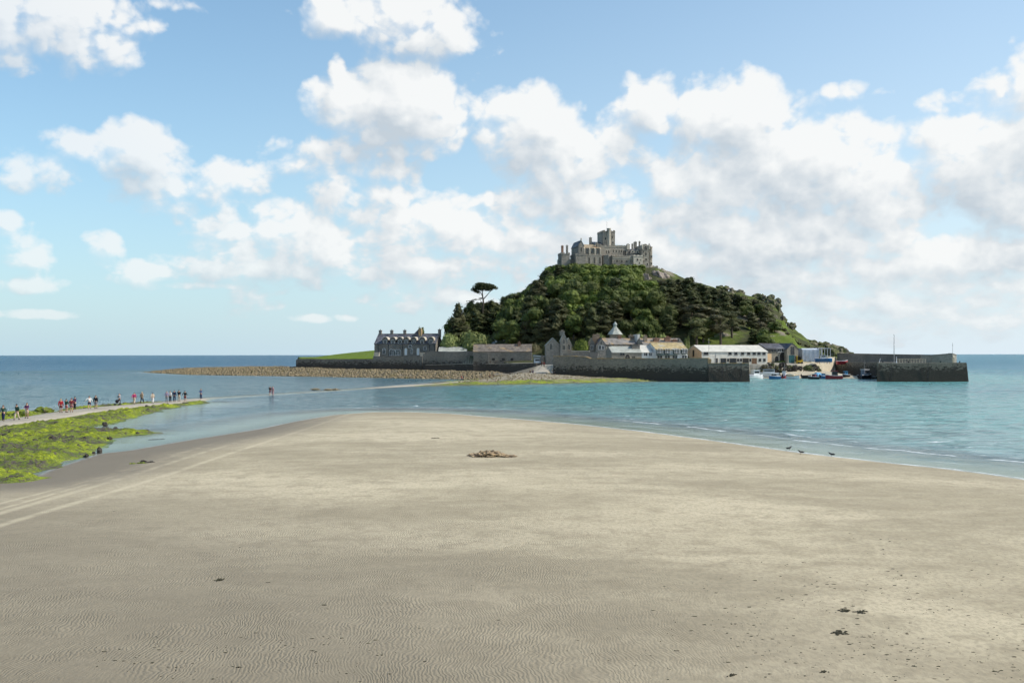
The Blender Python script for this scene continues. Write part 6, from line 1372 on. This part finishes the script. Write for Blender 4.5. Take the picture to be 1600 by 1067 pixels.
person(111.5, 644, 'person in a dark crimson top third in the group of four', 'darkred', 'plaid', True, pose='stand', face=15, hair='darkred')
person(117, 639, 'person in a black and maroon jacket at the back of the group of four', 'purple', 'black', pose='elbow', face=160, hair='black')
person(139.5, 639.0, 'person in a white top and navy shorts holding an arm out', 'white', 'navy', True, pose='out', face=20, hair='brown')
person(149.5, 638.5, 'broad person in a black top and grey shorts right of the white top', 'black', 'grey', True, pose='stand', face=0, hair='brown', h=1.78)
person(186.5, 632.5, 'person in a grey coat bending over a pushchair', 'grey', 'black', pose='elbow', face=60, hair='grey')
person(209.5, 631, 'person in a magenta jacket and cream trousers', 'magenta', 'cream', pose='walk', face=10, hair='brown')
person(221.5, 629.5, 'person in a tan top and black trousers right of the magenta jacket', 'tan', 'black', pose='walkb', face=-10, hair='blond')
person(238.5, 629, 'person in pale cream clothes walking alone in the middle of the line', 'cream', 'white', pose='walk', face=20, hair='black', h=1.6)
person(260.5, 627, 'person in a lilac top, left of the pair in pale clothes', 'lilac', 'grey', pose='stand', face=10, hair='grey', h=1.75)
person(265.8, 626, 'person in a white top and dark trousers, right of the pair in pale clothes', 'white', 'black', pose='stand', face=-10, hair='brown', h=1.7)
person(272.3, 625.5, 'person in a navy coat right behind the pale pair', 'navy', 'navy', pose='stand', face=0, hair='black', h=1.8)
person(279.5, 625, 'person in a black jacket and pale trousers near the end of the path', 'black', 'cream', pose='elbow', face=5, hair='black', h=1.8)
person(289, 626, 'person in a black top and shorts at the end of the dry path', 'black', 'darkred', True, pose='out', face=-15, hair='black', bare=True)
person(314, 624, 'person in dark blue standing alone where the path goes under water', 'blue', 'navy', pose='elbow', face=170, hair='brown', z=.0, bare=True, h=1.8)
person(422, 617.3, 'person in a black top wading far out, left of a close pair', 'black', 'purple', True, pose='elbow', face=20, hair='black', z=-.05, bare=True, h=1.75)
person(426, 617, 'person in a pink dress coloured outfit wading far out, right of a close pair', 'pink', 'pink', pose='stand', face=-20, hair='brown', z=-.05, bare=True, h=1.7)
G2 = 'people on the island ramp and beach'
def isp(px, pf, Y, label, top, low, **k): person(px, 0, label, top, low, z=hz1(X(px, Y), Y)+.02, Y=Y, group=G2, **k)
isp(721.5, 0, 277, 'person in a red jacket at the waterline of the rubble beach, left of two', 'red', 'navy', pose='walk', face=90)
isp(724, 0, 277.5, 'person in a dark coat at the waterline of the rubble beach, right of two', 'navy', 'black', pose='stand', face=90)
isp(765.5, 0, 284, 'person in brown on the sand strip, left of the middle pair', 'brown', 'black', pose='walk', face=90)
isp(770.5, 0, 285, 'person in black on the sand strip, right of the middle pair', 'black', 'black', pose='walkb', face=80)
isp(797, 0, 291, 'person in dark clothes alone among the beach stones', 'black', 'brown', pose='walk', face=100)
isp(828.5, 0, 290.5, 'person in black on the sunlit ramp, left of two', 'black', 'black', pose='walk', face=20)
isp(832.5, 0, 290.5, 'person in navy on the sunlit ramp, right of two', 'navy', 'black', pose='walkb', face=10)
isp(862.5, 0, 294-1.5, 'person in a white top in the shade of the harbour wall', 'white', 'navy', pose='walk', face=160)
isp(866.8, 0, 294-2, 'person in black in the shade of the harbour wall', 'black', 'black', pose='stand', face=170)
isp(846.5, 0, 308, 'person in black entering the gateway between the walls', 'black', 'black', pose='walk', face=0)
isp(850, 0, 306, 'person in dark red just outside the gateway', 'darkred', 'black', pose='walkb', face=180)
# pushchair
Y = gy(632.8, .35); pc = empty('pushchair', (X(183.2, Y), Y, .40), 'dark pushchair pushed along the causeway by the person in grey', 'pushchair')
m = MB(); m.ball((0, 0, .55), (.26, .30, .26), 4, .1, 1, 10, 8); mesh_obj('seat', m.v, m.f, cloth('black'), (0,0,0), pc)
m = MB(); m.tube([(.2, -.2, .2), (.3, .1, .6), (.5, .12, 1.0)], .02, 5); m.tube([(-.25, .1, .15), (.1, 0, .5)], .02, 5); mesh_obj('frame', m.v, m.f, M['metal'], (0,0,0), pc)
for dx, dy in ((-.32, -.22), (-.32, .22), (.3, -.22), (.3, .22)):
    m = MB(); m.prism([(dx+.12*math.cos(2*PI*k/10), .12+.12*math.sin(2*PI*k/10)) for k in range(10)], dy-.02, dy+.02); mesh_obj('wheel', m.v, m.f, M['blackp'], (0,0,0), pc)
# crows at the water's edge
def bird(px, py, label, face=90, walk=0):
    Y = gy(py, .08); x = X(px, Y); root = empty('crow', (x, Y, max(hz1(x, Y), 0)), label, 'bird', 'crows at the water edge'); root.rotation_euler = (0, 0, math.radians(face)); s = 1.0
    body = skin('body', [(0,-.14,.17), (0,-.02,.19), (0,.10,.24), (0,.17,.30), (0,.21,.32), (0,-.26,.14)], [(0,1),(1,2),(2,3),(3,4),(0,5)], [(.05,.05), (.075,.075), (.06,.06), (.045,.045), (.03,.03), (.03,.012)]); body.materials.append(M['blackp'])
    o = bpy.data.objects.new('body', body); COL.objects.link(o); o.parent = root
    m = MB(); m.tube([(0,.22,.32), (0,.30,.305)], [.016, .004], 6); mesh_obj('beak', m.v, m.f, M['blackp'], (0,0,0), root)
    for sg in (-1, 1):
        m = MB(); m.tube([(sg*.035,0,.15), (sg*.04,.02,.08), (sg*.04,-.01,.0), (sg*.04,.04,.0)], .007, 5); mesh_obj('leg', m.v, m.f, M['blackp'], (0,0,0), root)
        m = MB(); m.ball((sg*.07, -.08, .19), (.02, .17, .06), 2, .05, 1, 8, 6); mesh_obj('wing', m.v, m.f, M['blackp'], (0,0,0), root)
bird(1233, 702.5, 'crow paddling in the shallow wash, leftmost and farthest of three', -70); bird(1251, 709.5, 'crow on the wet sand edge, middle of three', 100); bird(1299, 712.5, 'crow at the foam line, rightmost of three', 80)
